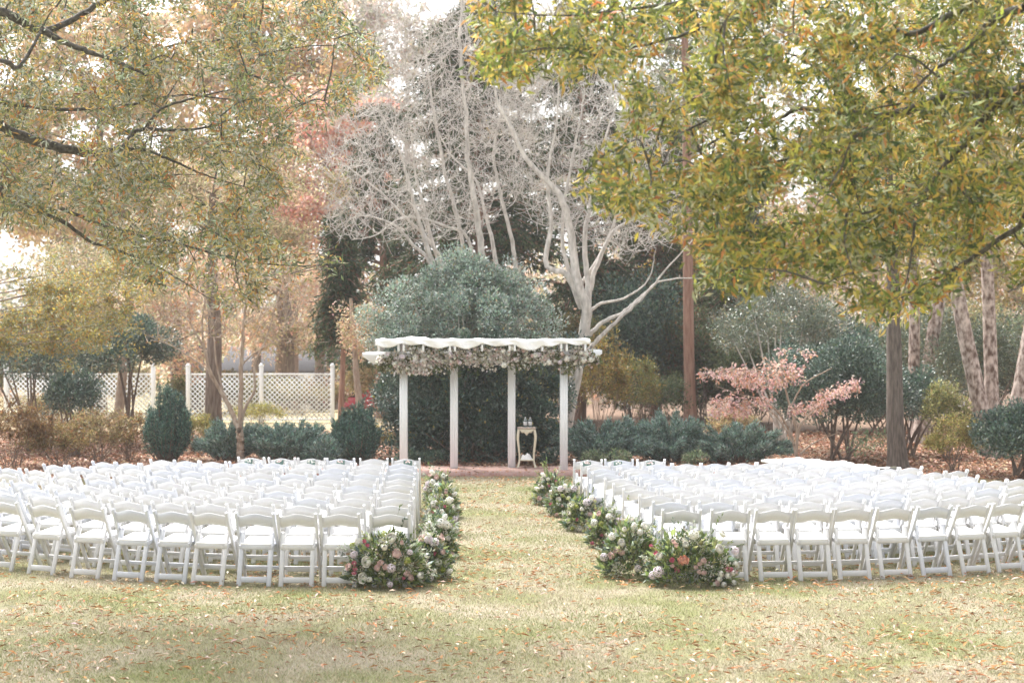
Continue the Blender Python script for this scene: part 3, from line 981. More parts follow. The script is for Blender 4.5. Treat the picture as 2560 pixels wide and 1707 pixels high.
for i in range(80):
    u = random.uniform(0.04, 0.97)
    x = at(945, 900, 33.4).x + u * (at(1500, 890, 33.4).x - at(945, 900, 33.4).x)
    k_ = random.choice(['blush_rose', 'white_rose', 'hydrangea', 'spray_blush', 'white_rose', 'lilac', 'bud'])
    put_bloom(k_, (x, 33.33 + random.uniform(-0.03, 0.02), 2.25 + random.gauss(0, 0.10)), (random.gauss(0, 0.4), -1, random.gauss(0.1, 0.3)), gt, random.uniform(0.7, 1.05))
# trailing sprigs of the garland
ml = MB(); ms = MB()
for i in range(48):
    u = random.uniform(0.03, 0.98)
    x = at(945, 900, 33.4).x + u * (at(1500, 890, 33.4).x - at(945, 900, 33.4).x)
    ln = random.uniform(0.1, 0.34) * random.choice([-0.5, 1, 1])
    pl = resample([(x, 33.38, 2.22), (x + random.gauss(0, 0.04), 33.33, 2.22 - ln * 0.5), (x + random.gauss(0, 0.09), 33.34, 2.2 - ln)], 6)
    tubes(ms, pl[None], np.full((1, 6), 0.002), 3)
    K_ = 14
    i_ = RNG.integers(1, 6, K_)
    leaves(ml, pl[i_] + RNG.normal(0, 0.01, (K_, 3)), unit(rdir(K_) + np.array([0, -0.3, -0.4])), RNG.uniform(0.03, 0.07, K_), 0.026, palette([(2, (0.10, 0.15, 0.04)), (1, (0.16, 0.2, 0.06))], K_), 0.2)
ml.build('sprigs', M['leaf'], gt, stuff=True)
ms.build('stems', M['stem'], gt, stuff=True)

# ------------------------------------------------------------------ side table, bottles, cloth
ty = 34.25
tp = at(1316.5, 1176, ty)
tb = thing('pedestal_table', 'slim cream pedestal table with curved legs and brown top under the pergola', 'table', (tp.x, ty, 0.05))
X0 = tp.x
MB().add(*box(0.37, 0.34, 0.02, (X0, ty, 0.05 + 0.785), 0.006)).build('table_top', M['wood_top'], tb)
# scalloped apron on four sides
mb = MB()
for sgn, axis in ((-1, 0), (1, 0), (-1, 1), (1, 1)):
    K_ = 17
    V_ = []
    for i in range(K_):
        u = i / (K_ - 1) * 2 - 1
        zb = 0.695 - 0.035 * math.cos(u * PI * 1.0) - 0.018 * math.cos(u * PI * 3)
        for zz in (0.05 + 0.774, 0.05 + zb):
            for th in (0, 0.016):
                if axis == 0:
                    V_.append((X0 + u * 0.145, ty + sgn * (0.15 - th), zz))
                else:
                    V_.append((X0 + sgn * (0.165 - th), ty + u * 0.13, zz))
    F_ = []
    for i in range(K_ - 1):
        a = i * 4; b = a + 4
        F_ += [(a, b, b + 2, a + 2), (a + 1, a + 3, b + 3, b + 1), (a + 2, b + 2, b + 3, a + 3), (a, a + 1, b + 1, b)]
    mb.add(V_, F_)
mb.build('apron', M['cream'], tb)
for sx in (-1, 1):
    for sy in (-1, 1):
        pts = [(0.155, 0.77, 0.022), (0.172, 0.66, 0.027), (0.176, 0.56, 0.025), (0.158, 0.40, 0.020), (0.143, 0.25, 0.017), (0.145, 0.14, 0.017), (0.160, 0.05, 0.018), (0.178, 0.012, 0.022), (0.180, 0.0, 0.02)]
        pl = resample([(X0 + sx * a, ty + sy * (a - 0.03), 0.05 + z) for a, z, r in pts], 22)
        rd = np.interp(np.linspace(0, 1, 22), np.linspace(0, 1, 9), [r for a, z, r in pts])
        tubes(MB(), pl[None], rd[None], 8).build('leg', M['cream'], tb, smooth=True)
MB().add(*box(0.30, 0.25, 0.022, (X0, ty, 0.05 + 0.145), 0.005)).build('shelf', M['cream'], tb)
# bunched white cloth on the shelf
K_ = 14
V_ = []
for i in range(K_):
    for j in range(K_):
        u, v = i / (K_ - 1) * 2 - 1, j / (K_ - 1) * 2 - 1
        e = max(0, 1 - max(abs(u), abs(v)) ** 3)
        V_.append((X0 + u * 0.115, ty + v * 0.095, 0.05 + 0.158 + e * (0.075 + 0.03 * math.sin(u * 5 + v * 2) + 0.05 * max(0, -u) * (1 - abs(v)) + 0.02 * math.sin(v * 7 - u * 3))))
idx = np.arange(K_ * K_).reshape(K_, K_)
Q = np.stack([idx[:-1, :-1], idx[1:, :-1], idx[1:, 1:], idx[:-1, 1:]], -1).reshape(-1, 4)
tag(MB().add(V_, Q).build('folded_cloth', M['cloth']), 'bunched white cloth on the lower shelf of the cream table', 'cloth')


def lathe(prof, c_, n_=20):
    ang = np.linspace(0, 2 * PI, n_, endpoint=False)
    V_ = [(c_[0] + r * math.cos(a), c_[1] + r * math.sin(a), c_[2] + z) for r, z in prof for a in ang]
    F_ = [(i * n_ + j, i * n_ + (j + 1) % n_, (i + 1) * n_ + (j + 1) % n_, (i + 1) * n_ + j) for i in range(len(prof) - 1) for j in range(n_)]
    F_ += [tuple(range(n_ - 1, -1, -1)), tuple((len(prof) - 1) * n_ + j for j in range(n_))]
    return V_, F_


mw, nn, p, out = new_mat('clear_bottle')
p.inputs['Base Color'].default_value = (0.75, 0.82, 0.82, 1); p.inputs['Roughness'].default_value = 0.12
p.inputs['Transmission Weight'].default_value = 0.6; p.inputs['IOR'].default_value = 1.33
M['bottle_label'] = mat('bottle_label', (0.74, 0.74, 0.76), (0.70, 0.70, 0.73), 20, 0.5)
M['dark_print'] = mat('dark_green_print', (0.05, 0.08, 0.08), (0.07, 0.1, 0.1), 20, 0.5)
for zx, lab in ((523 / 9.8 + 1260, 'water bottle with pale label on cream table, the one toward the lattice fence'), (642 / 9.8 + 1260, 'water bottle with pale label on cream table, the one toward the pink dogwood')):
    c_ = ((zx - 1280) / F_PX * ty, ty, 0.05 + 0.7955)
    bt = thing('water_bottle', lab, 'bottle', c_, 'water bottles on the cream table')
    R_ = 0.036
    MB().add(*lathe([(R_ * 0.92, 0), (R_, 0.006), (R_, 0.04), (R_ * 0.95, 0.055), (R_ * 0.95, 0.115), (R_, 0.13), (R_, 0.14), (R_ * 0.75, 0.16), (0.016, 0.175), (0.014, 0.182)], c_)).build('body', mw, bt, smooth=True)
    MB().add(*lathe([(R_ + 0.0015, 0.045), (R_ + 0.0015, 0.125)], c_)).build('label', M['bottle_label'], bt, smooth=True)
    MB().add(*lathe([(R_ + 0.0025, 0.118), (R_ + 0.0025, 0.140)], c_)).build('label_band', M['dark_print'], bt, smooth=True)
    MB().add(*lathe([(R_ + 0.0025, 0.022), (R_ + 0.0025, 0.04)], c_)).build('lower_band', M['dark_print'], bt, smooth=True)
    MB().add(*lathe([(0.0165, 0.181), (0.0165, 0.2), (0.012, 0.204)], c_)).build('cap', M['chair_warm'], bt, smooth=True)

# ------------------------------------------------------------------ long table with cloth behind the chairs on the right
pa, pb = at(1944, 1152, 29.4), at(2208, 1176, 26.9)
pa.z = pb.z = 0.0
ax_ = (pb - pa); LN = ax_.length; ax_.normalize()
nx = Vector((-ax_.y, ax_.x, 0))
lt = thing('long_table', 'long low white table beyond the chair rows on the dogwood side', 'table', (pa + pb) / 2)
Mz = Matrix((ax_, nx, Vector((0, 0, 1)))).transposed()
MB().add(*box(LN, 0.7, 0.04, (pa + pb) / 2 + Vector((0, 0, 0.58)), 0.006, Mz)).build('table_top', M['white'], lt)
for e in (-1, 1):
    for s_ in (-1, 1):
        q = (pa + pb) / 2 + ax_ * (LN / 2 - 0.2) * e + nx * 0.27 * s_
        MB().add(*bar(q, q + Vector((0, 0, 0.56)), 0.035, 0.035)).build('leg', M['white'], lt)
NU, NV = 70, 26
V_ = []
for i in range(NU):
    s_ = -LN / 2 + 0.55 + i / (NU - 1) * (LN - 0.5)
    for j in range(NV):
        v = j / (NV - 1) * 2 - 1
        lump = 0.012 + 0.05 * abs(math.sin(s_ * 5 + v * 2)) * abs(math.sin(s_ * 2.3 + 1)) + 0.02 * math.sin(s_ * 17 + v * 5) ** 2
        if abs(v) < 0.75:
            wv = v / 0.75 * 0.355; z = 0.603 + lump * (1 - abs(v / 0.75) ** 4 * 0.6)
        else:
            q = (abs(v) - 0.75) / 0.25
            wv = math.copysign(0.36 + 0.03 * q + 0.015 * math.sin(s_ * 14) * q, v); z = 0.6 - q * (0.2 + 0.08 * math.sin(s_ * 4))
        V_.append((pa + pb) / 2 + ax_ * s_ + nx * wv + Vector((0, 0, z)))
idx = np.arange(NU * NV).reshape(NU, NV)
Q = np.stack([idx[:-1, :-1], idx[1:, :-1], idx[1:, 1:], idx[:-1, 1:]], -1).reshape(-1, 4)
tag(MB().add(np.array([v[:] for v in V_]), Q).build('tablecloth', M['cloth'], smooth=True), 'rumpled white cloth bunched over the long low table', 'tablecloth')

# ------------------------------------------------------------------ lattice fence
FY = 50.5
fence_runs = [([470, 653, 831], 'white lattice fence of two panels behind the grey trunked tree'), ([15, 199, 383], 'white lattice fence half hidden behind the dark evergreen trees')]
for pxs, lab in fence_runs:
    cpt = at((pxs[0] + pxs[-1]) / 2, 1056, FY)
    ft = thing('lattice_fence', lab, 'fence', (cpt.x, FY, 0), 'white lattice fences')
    for px in pxs:
        x = (px - 1280) / F_PX * FY
        po = MB().add(*box(0.115, 0.115, 1.66, (x, FY, 0.83), 0.006)).build('post', M['white'], ft)
        MB().add(*box(0.145, 0.145, 0.03, (x, FY, 1.675), 0.006)).add(*box(0.09, 0.09, 0.05, (x, FY, 1.715), 0.02)).build('cap', M['white'], po)
    for a, b in zip(pxs[:-1], pxs[1:]):
        x0, x1 = (a - 1280) / F_PX * FY + 0.06, (b - 1280) / F_PX * FY - 0.06
        z0, z1 = 0.08, 1.42
        for zz in (z0, z1):
            MB().add(*box(x1 - x0, 0.05, 0.045, ((x0 + x1) / 2, FY, zz), 0.004)).build('rail', M['white'], ft)
        hgt = z1 - z0 - 0.045
        for sgn in (1, -1):
            s_ = x0 - hgt + 0.05
            while s_ < x1:
                # strip from (s_, z0) leaning by 45 degrees, clipped to the panel
                ax0, ax1 = max(s_, x0), min(s_ + hgt, x1)
                if ax1 - ax0 > 0.05:
                    za, zb = z0 + 0.022 + (ax0 - s_), z0 + 0.022 + (ax1 - s_)
                    if sgn < 0:
                        pa_, pb_ = (x0 + x1 - ax0, FY - 0.006, za), (x0 + x1 - ax1, FY - 0.006, zb)
                    else:
                        pa_, pb_ = (ax0, FY + 0.006, za), (ax1, FY + 0.006, zb)
                    MB().add(*bar(pa_, pb_, 0.009, 0.030, 0, (0, 1, 0))).build('slat', M['white'], ft)
                s_ += 0.146

# ------------------------------------------------------------------ houses and car beyond the fence
M['siding'] = mat('white_siding', (0.72, 0.72, 0.72), (0.66, 0.66, 0.67), 3, 0.7)
M['roof'] = mat('grey_shingle_roof', (0.075, 0.073, 0.078), (0.11, 0.105, 0.11), 12, 0.95, 0.3, spec=0.2)
M['grey_wall'] = mat('grey_wall', (0.24, 0.24, 0.25), (0.28, 0.28, 0.29), 4, 0.8)
mgl, nn, p, out = new_mat('window_glass')
p.inputs['Base Color'].default_value = (0.03, 0.04, 0.05, 1); p.inputs['Roughness'].default_value = 0.08
M['glass'] = mgl


def house(name, label, px0, px1, Y, eave_py, ridge_py, depth, wall, windows, gable=None, columns=()):
    x0, x1 = (px0 - 1280) / F_PX * Y, (px1 - 1280) / F_PX * Y
    zg = float(terrain(Y))
    ze = at(0, eave_py, Y).z
    zr = at(0, ridge_py, Y + depth / 2).z
    t = thing(name, label, 'house', ((x0 + x1) / 2, Y, zg))
    MB().add(*box(x1 - x0, depth, ze - zg, ((x0 + x1) / 2, Y + depth / 2, (ze + zg) / 2))).build('wall', wall, t)
    # lap siding boards on the front
    z = zg + 0.3
    while z < ze - 0.1:
        MB().add(*box(x1 - x0, 0.03, 0.03, ((x0 + x1) / 2, Y - 0.014, z))).build('siding_board', wall, t)
        z += 0.3
    ov = 0.35
    V_ = [(x0 - ov, Y - ov, ze), (x1 + ov, Y - ov, ze), (x1 + ov, Y + depth / 2, zr), (x0 - ov, Y + depth / 2, zr), (x0 - ov, Y + depth + ov, ze), (x1 + ov, Y + depth + ov, ze)]
    V_ += [(a, b, c_ + 0.15) for a, b, c_ in V_]
    F_ = [(0, 3, 2, 1), (3, 4, 5, 2), (6, 7, 8, 9), (9, 8, 11, 10), (0, 1, 7, 6), (4, 10, 11, 5), (0, 6, 9, 3), (3, 9, 10, 4), (1, 2, 8, 7), (2, 5, 11, 8)]
    rf = MB().add(V_, F_).build('roof', M['roof'], t)
    V_ = [(x0, Y + 0.01, ze), (x0, Y + depth / 2, zr - 0.05), (x0, Y + depth - 0.01, ze)]
    MB().add(V_, [(0, 1, 2)]).add([(x1, b, c_) for a, b, c_ in V_], [(2, 1, 0)]).build('gable_end', wall, t)
    for wx, wy0, wy1, ww in windows:
        cx = (wx - 1280) / F_PX * Y
        za, zb = at(0, wy1, Y).z, at(0, wy0, Y).z
        wv = MB().add(*box(ww + 0.16, 0.06, zb - za + 0.16, (cx, Y - 0.04, (za + zb) / 2), 0.01)).build('window', M['white'], t)
        MB().add(*box(ww, 0.03, zb - za, (cx, Y - 0.075, (za + zb) / 2))).build('pane', M['glass'], wv)
    if gable:
        gx0, gx1, gy_e, gy_r, gd = gable
        a, b = (gx0 - 1280) / F_PX * (Y - gd), (gx1 - 1280) / F_PX * (Y - gd)
        e_, r_ = at(0, gy_e, Y - gd).z, at(0, gy_r, Y - gd).z
        V_ = [(a - 0.25, Y - gd, e_), ((a + b) / 2, Y - gd, r_), (b + 0.25, Y - gd, e_), (a - 0.25, Y, e_), ((a + b) / 2, Y, r_), (b + 0.25, Y, e_)]
        V_ += [(x, y, z + 0.12) for x, y, z in V_]
        F_ = [(0, 1, 4, 3), (1, 2, 5, 4), (6, 9, 10, 7), (7, 10, 11, 8), (0, 6, 7, 1), (1, 7, 8, 2), (0, 3, 9, 6), (2, 8, 11, 5), (3, 4, 10, 9), (4, 5, 11, 10)]
        MB().add(V_, F_).build('porch_roof', M['roof'], t)
        for x in (a, b):
            MB().add(*box(0.2, 0.2, e_ - zg, (x, Y - gd + 0.2, (e_ + zg) / 2), 0.01)).build('column', M['white'], t)
    for cx, cw in columns:
        x = (cx - 1280) / F_PX * (Y - 1.2)
        MB().add(*box(cw, cw, ze - zg - 0.12, (x, Y - 0.25, (ze + zg) / 2 - 0.06), 0.02)).build('column', M['white'], t)
    return t


house('white_house', 'white sided house with grey shingle roof beyond the lattice fence', 560, 950, 95, 932, 872, 9, M['siding'], [(600, 945, 975, 1.0), (690, 945, 975, 1.0), (735, 945, 975, 0.9), (815, 945, 978, 1.0)], (852, 900, 956, 930, 2.0), ((771, 0.55), (800, 0.3)))
house('grey_shed', 'small grey outbuilding beyond the gap in the lattice fence', 425, 468, 72, 900, 872, 4, M['grey_wall'], [])

M['car_red'] = mat('red_car_paint', (0.38, 0.03, 0.04), (0.36, 0.03, 0.04), 2, 0.25)
M['tyre'] = mat('tyre_rubber', (0.02, 0.02, 0.02), (0.03, 0.03, 0.03), 10, 0.8)
M['rim'] = mat('wheel_rim', (0.45, 0.45, 0.47), (0.4, 0.4, 0.42), 10, 0.35)
CY = 80.0
cz = float(terrain(CY))
cx0 = (782 - 1280) / F_PX * CY
ct = thing('parked_car', 'red car parked beyond the lattice fence in front of the white house', 'car', (cx0 + 2.2, CY, cz))


def prism(prof, y0, y1, inset=0.0):
    n_ = len(prof)
    V_ = [(x, y0, z) for x, z in prof] + [(x, y1, z) for x, z in prof]
    if inset:
        zc = [z for x, z in prof]; zm = max(zc); zn = min(zc)
        V_ = [(x, y + (inset if y == y0 else -inset) * (z - zn) / (zm - zn), z) for x, y, z in V_]
    F_ = [tuple(range(n_)), tuple(range(2 * n_ - 1, n_ - 1, -1))] + [(i, i + n_, (i + 1) % n_ + n_, (i + 1) % n_) for i in range(n_)]
    return V_, F_


MB().add(*prism([(cx0 + a, cz + b) for a, b in ((0, 0.35), (0.02, 0.62), (0.15, 0.78), (1.25, 0.95), (4.2, 1.0), (4.42, 0.9), (4.45, 0.4), (4.3, 0.28), (0.15, 0.28))], CY, CY + 1.75)).build('body', M['car_red'], ct)
MB().add(*prism([(cx0 + a, cz + b) for a, b in ((1.15, 0.94), (1.95, 1.47), (2.2, 1.52), (3.6, 1.52), (3.85, 1.46), (4.25, 0.99))], CY + 0.04, CY + 1.71, 0.16)).build('cabin', M['car_red'], ct)
for a0, a1, b0, b1 in ((1.5, 2.0, 2.05, 2.6), (2.72, 2.72, 3.5, 3.5)):
    V_ = [(cx0 + a0, CY + 0.03, cz + 1.0), (cx0 + a1, CY + 0.155, cz + 1.42), (cx0 + b1, CY + 0.155, cz + 1.42), (cx0 + b0 + 0.1, CY + 0.03, cz + 1.0)]
    V_ += [(x, y + 0.02, z) for x, y, z in V_]
    MB().add(V_, [(0, 1, 2, 3), (7, 6, 5, 4), (0, 4, 5, 1), (1, 5, 6, 2), (2, 6, 7, 3), (3, 7, 4, 0)]).build('window', M['glass'], ct)
V_ = [(cx0 + 1.14, CY + 0.25, cz + 0.98), (cx0 + 1.14, CY + 1.5, cz + 0.98), (cx0 + 1.88, CY + 1.42, cz + 1.46), (cx0 + 1.88, CY + 0.33, cz + 1.46)]
MB().add(V_ + [(x + 0.03, y, z - 0.03) for x, y, z in V_], [(0, 3, 2, 1), (4, 5, 6, 7), (0, 1, 5, 4), (1, 2, 6, 5), (2, 3, 7, 6), (3, 0, 4, 7)]).build('windscreen', M['glass'], ct)
for wx in (0.85, 3.55):
    for wy in (CY + 0.0, CY + 1.55):
        ang = np.linspace(0, 2 * PI, 22)[:-1]
        for nm, r, y0, y1, mt in (('tyre', 0.32, wy - 0.02, wy + 0.2, M['tyre']), ('rim', 0.2, wy - 0.03, wy + 0.21, M['rim'])):
            n_ = len(ang)
            V_ = [(cx0 + wx + r * math.cos(a), y0, cz + 0.32 + r * math.sin(a)) for a in ang] + [(cx0 + wx + r * math.cos(a), y1, cz + 0.32 + r * math.sin(a)) for a in ang]
            F_ = [tuple(range(n_)), tuple(range(2 * n_ - 1, n_ - 1, -1))] + [(i, i + n_, (i + 1) % n_ + n_, (i + 1) % n_) for i in range(n_)]
            o = MB().add(V_, F_)
            if nm == 'tyre':
                wheel = o.build('wheel', mt, ct)
            else:
                o.build('rim', mt, wheel)
MB().add(*box(0.05, 0.3, 0.12, (cx0 + 0.06, CY + 0.3, cz + 0.68), 0.01)).build('headlight', M['rim'], ct)

# ================================================================== vegetation
def poly_sample(poly, n_, power=None):
    """uniform points in a polygon of photograph pixels"""
    poly = np.array(poly, float)
    lo, hi = poly.min(0), poly.max(0)
    out = []
    tot = 0
    while tot < n_:
        p = lo + (hi - lo) * RNG.random((n_ * 2, 2))
        x, y = p[:, 0], p[:, 1]
        ins = np.zeros(len(p), bool)
        j = len(poly) - 1
        for i in range(len(poly)):
            xi, yi = poly[i]; xj, yj = poly[j]
            if yi != yj:
                c = ((yi > y) != (yj > y)) & (x < (xj - xi) * (y - yi) / (yj - yi) + xi)
                ins ^= c
            j = i
        out.append(p[ins]); tot += ins.sum()
    return np.concatenate(out)[:n_]


def at_many(p, Y):
    a = (p[:, 0] - 1280) / F_PX
    b = -(p[:, 1] - 853.5) / F_PX
    dy = math.cos(PITCH) + b * math.sin(PITCH)
    dz = -math.sin(PITCH) + b * math.cos(PITCH)
    k_ = Y / dy
    return np.c_[a * k_, Y, CAM_H + dz * k_]


def branch_out(limbs, targets, mb_br, seg=6, r0=0.012, r1=0.002, droop=0.1, maxlen=1.1, sides=4):
    """connect each target to the nearest point of the growing branch set; returns the twigs (n, seg, 3)"""
    pts = np.concatenate(limbs)
    nd = np.array([np.min(np.linalg.norm(pts - t, axis=1)) for t in targets])
    order = np.argsort(nd)
    store = np.empty((len(pts) + len(targets) * seg, 3))
    store[:len(pts)] = pts
    m = len(pts)
    tw = []
    for i in order:
        t = targets[i]
        d2 = np.sum((store[:m] - t) ** 2, axis=1)
        a = store[np.argmin(d2)]
        ln = math.sqrt(d2.min())
        mid = (a + t) / 2 + RNG.normal(0, 0.08 * ln, 3) + np.array([0, 0, droop * ln])
        pl = resample([a, mid, t], seg)
        store[m:m + seg] = pl
        m += seg
        tw.append(pl)
    tw = np.array(tw)
    ln = np.linalg.norm(tw[:, -1] - tw[:, 0], axis=1)
    ra = np.clip(r1 + ln * 0.008, r1, r0)
    R = ra[:, None] * np.linspace(1, 0.35, seg)[None]
    tubes(mb_br, tw, R, sides)
    return tw


def twig_leaves(tw, per, L, W, pal, jit=0.2, spread=0.05, droop=-0.1, start=0.2, fold=0.25):
    n_, k_, _ = tw.shape
    N = n_ * per
    u = RNG.uniform(start, 1.0, N) * (k_ - 1) * 0.999
    ti = np.repeat(np.arange(n_), per)
    i = u.astype(int)
    f = (u - i)[:, None]
    P = tw[ti, i] * (1 - f) + tw[ti, i + 1] * f + RNG.normal(0, spread, (N, 3))
    D = unit(unit(tw[ti, i + 1] - tw[ti, i]) * 0.7 + rdir(N) * 0.9 + np.array([0, 0, droop]))
    tint = palette(pal, n_, jit)[ti]
    own = palette(pal, N, jit)
    mixf = (RNG.random(N) < 0.6)[:, None]
    return P, D, RNG.uniform(L[0], L[1], N), RNG.uniform(W[0], W[1], N), np.where(mixf, own, tint), fold


def limb_tube(mb, pl, r0, r1, n_=8, k_=24):
    p = resample(pl, k_)
    j = RNG.normal(0, 0.12 * r0, p.shape)
    j[0] = 0
    tubes(mb, (p + j)[None], np.linspace(r0, r1, k_)[None] ** 1.0, n_)
    return p


def px_limb(pl, Y, wob=0.0):
    return [np.array(at(a, b, Y + (c if len(rest) == 0 else 0))) for a, b, c, *rest in [(q + (0,))[:3] if len(q) == 2 else q for q in pl]]


# ---- overhanging oaks in the foreground
def overhang_oak(label, trunk_xy, trunk_r, Y, limbs_px, poly, dY, n_sec, n_twig, per, L, W, pal, extra=None):
    base = Vector((trunk_xy[0], trunk_xy[1], 0))
    t = thing('oak_tree', label, 'tree', base)
    mt = MB()
    trunk = resample([np.array(base) + np.array(q) for q in ((0, 0, -0.1), (0.05, 0, 1.5), (-0.05, 0.1, 4), (0.1, 0, 7.5), (0.0, 0.1, 11))], 30)
    tubes(mt, trunk[None], np.interp(np.linspace(0, 1, 30), [0, 0.05, 0.3, 1], [trunk_r * 1.5, trunk_r * 1.1, trunk_r, trunk_r * 0.4])[None], 14)
    mt.build('trunk', M['bark_oak'], t, smooth=True)
    mb = MB()
    limbs = []
    for (pl, r0, r1, y_off) in limbs_px:
        p3 = [np.array(at(a, b, Y - 0.9 + y_off + 0.12 * i)) for i, (a, b) in enumerate(pl)]
        if pl[0][0] < 0 or pl[0][0] > 2560 or pl[0][1] < 0:
            zt = min(p3[0][2] + 0.4, 9.0)
            src = np.array([base.x, base.y, zt * 0.85])
            p3 = [src, (src + p3[0]) / 2 + np.array([0, 0, 0.25])] + p3
        limbs.append(limb_tube(mb, p3, r0, r1, 8, 40))
    pts = poly_sample(poly, n_sec + n_twig)
    dens = np.sin(pts[:, 0] * 0.021 + 1) + np.sin(pts[:, 1] * 0.027 + pts[:, 0] * 0.008) + np.sin(pts[:, 0] * 0.05 - pts[:, 1] * 0.043)
    keep = RNG.random(len(pts)) < np.clip(0.62 + 0.36 * dens, 0.06, 1)
    pts = pts[keep]
    YY = Y + RNG.uniform(-dY, dY, len(pts))
    T = at_many(pts, YY)
    ns = min(n_sec, len(T) // 4)
    sec = branch_out(limbs, T[:ns], mb, 9, 0.03, 0.006, 0.10, sides=5)
    tw = branch_out(limbs + [s for s in sec], T[ns:], mb, 6, 0.007, 0.002, 0.05, sides=3)
    mb.build('limbs', M['bark_limb'], t, smooth=True)
    P, D, Ls, Ws, C, fo = twig_leaves(tw, per, L, W, pal)
    # the 300 that show largest are leaves of their own
    order = np.argsort(P[:, 1])
    inview = (np.abs(P[order, 0]) < 0.29 * P[order, 1]) & (P[order, 2] < CAM_H + 0.185 * P[order, 1])
    own = order[inview][:300]
    rest = np.ones(len(P), bool)
    rest[own] = False
    leaves(MB(), P[rest], D[rest], Ls[rest], Ws[rest], C[rest], fo).build('foliage', M['leaf'], t, stuff=True)
    protos = []
    for w_, c_ in pal:
        protos.append(leaves(MB(), np.zeros((1, 3)), np.array([[1.0, 0, 0]]), 1.0, 0.24, np.array([c_]), 0.25, np.array([[0, 0, 1.0]])).data('oak_leaf', M['leaf']))
    wg = np.array([q[0] for q in pal], float); wg /= wg.sum()
    for i in own:
        o = bpy.data.objects.new('leaf', protos[int(RNG.choice(len(pal), p=wg))])
        COL.objects.link(o)
        o.parent = t
        o.location = Vector(P[i]) - base
        o.rotation_mode = 'QUATERNION'
        o.rotation_quaternion = Vector(D[i]).to_track_quat('X', 'Z') @ Quaternion((1, 0, 0), random.uniform(0, 6.28))
        o.scale = (Ls[i],) * 3
    return t


PAL_L = [(4, (0.28, 0.27, 0.10)), (5, (0.18, 0.21, 0.11)), (3, (0.44, 0.36, 0.12)), (1.5, (0.54, 0.34, 0.10)), (1.5, (0.42, 0.19, 0.07)), (5, (0.42, 0.43, 0.34)), (2, (0.09, 0.12, 0.06))]
PAL_R = [(5, (0.17, 0.205, 0.05)), (5, (0.33, 0.33, 0.075)), (4, (0.54, 0.43, 0.10)), (1.5, (0.56, 0.34, 0.10)), (4, (0.09, 0.13, 0.04)), (0.8, (0.46, 0.21, 0.06)), (3, (0.40, 0.42, 0.25))]
overhang_oak('large oak with yellow brown leaves whose low limbs hang over the lattice fence side chairs', (-9.2, 18.5), 0.33, 17.5,
             [([(-60, 295), (0, 316), (107, 357), (196, 379), (250, 381), (310, 368)], 0.07, 0.03, 0), ([(310, 368), (335, 330), (362, 322), (400, 275), (470, 250), (560, 228)], 0.026, 0.008, 0),
              ([(362, 322), (430, 326), (520, 318), (615, 285)], 0.02, 0.006, 0), ([(310, 372), (365, 376), (430, 402), (520, 440), (620, 470)], 0.02, 0.005, 0.2),
              ([(-60, 450), (30, 488), (100, 530), (160, 555), (230, 605), (292, 625)], 0.045, 0.012, 0.8), ([(150, 520), (290, 575), (430, 605), (600, 650), (760, 665), (850, 655)], 0.02, 0.004, 1.0),
              ([(100, 75), (180, 115), (280, 150), (370, 190)], 0.035, 0.012, -0.5), ([(-60, 255), (30, 262), (110, 270), (180, 275), (330, 262), (400, 245), (480, 238)], 0.035, 0.008, 0.5),
              ([(-50, 30), (60, 60), (120, 75), (230, 20), (330, -40)], 0.06, 0.02, -0.5), ([(-40, 150), (40, 170), (90, 100), (110, 60)], 0.03, 0.01, -1.0), ([(292, 625), (380, 660), (450, 700), (520, 745)], 0.012, 0.004, 1.0)],
             [(-160, -140), (780, -140), (850, 40), (940, 90), (960, 190), (880, 250), (830, 300), (760, 340), (770, 420), (700, 500), (650, 560), (740, 620), (860, 650), (800, 690), (700, 690), (640, 760), (560, 780), (440, 750), (350, 690), (300, 640), (180, 600), (60, 560), (-160, 640)],
             1.7, 170, 3900, 21, (0.055, 0.095), (0.014, 0.024), PAL_L)
overhang_oak('large oak with green and gold leaves whose low limbs hang over the dogwood side chairs', (7.6, 12.6), 0.36, 12.6,
             [([(2640, 205), (2560, 224), (2450, 238), (2360, 235)], 0.06, 0.03, 0), ([(2640, 255), (2560, 262), (2490, 262), (2455, 300), (2425, 345), (2372, 400), (2325, 465)], 0.05, 0.012, -0.3),
              ([(2360, 240), (2290, 270), (2210, 290), (2120, 282), (2050, 275), (1995, 272), (1930, 305), (1830, 332), (1720, 390)], 0.035, 0.006, 0.2),
              ([(2460, -60), (2440, 5), (2390, 32), (2290, 82), (2230, 76), (2160, 110), (2080, 150)], 0.04, 0.008, -0.4), ([(2560, 20), (2490, 45), (2420, 118), (2330, 180), (2250, 260)], 0.03, 0.006, -0.6),
              ([(2210, 295), (2140, 340), (2050, 385), (1960, 400), (1850, 432), (1720, 482), (1600, 530)], 0.016, 0.003, 0.4), ([(2660, 500), (2540, 572), (2440, 640), (2330, 700), (2250, 745)], 0.035, 0.006, 0.0),
              ([(2080, -80), (1960, 0), (1840, 40), (1700, 90), (1560, 120), (1380, 110)], 0.03, 0.005, 0.3), ([(1900, -60), (1760, -10), (1600, 20), (1400, 40), (1240, 30)], 0.02, 0.004, 0.0), ([(2330, 465), (2250, 520), (2140, 560), (1990, 620), (1850, 670), (1760, 715)], 0.014, 0.003, 0.3), ([(2660, 640), (2580, 700), (2520, 730)], 0.02, 0.006, -0.8)],
             [(1190, -120), (2760, -120), (2760, 800), (2560, 720), (2470, 640), (2380, 720), (2260, 800), (2150, 790), (2080, 740), (2000, 700), (1860, 740), (1745, 725), (1760, 660), (1690, 600), (1560, 530), (1430, 480), (1450, 410), (1560, 360), (1600, 270), (1540, 200), (1400, 220), (1210, 190), (1180, 90)],
             1.7, 190, 3900, 21, (0.06, 0.105), (0.017, 0.029), PAL_R)


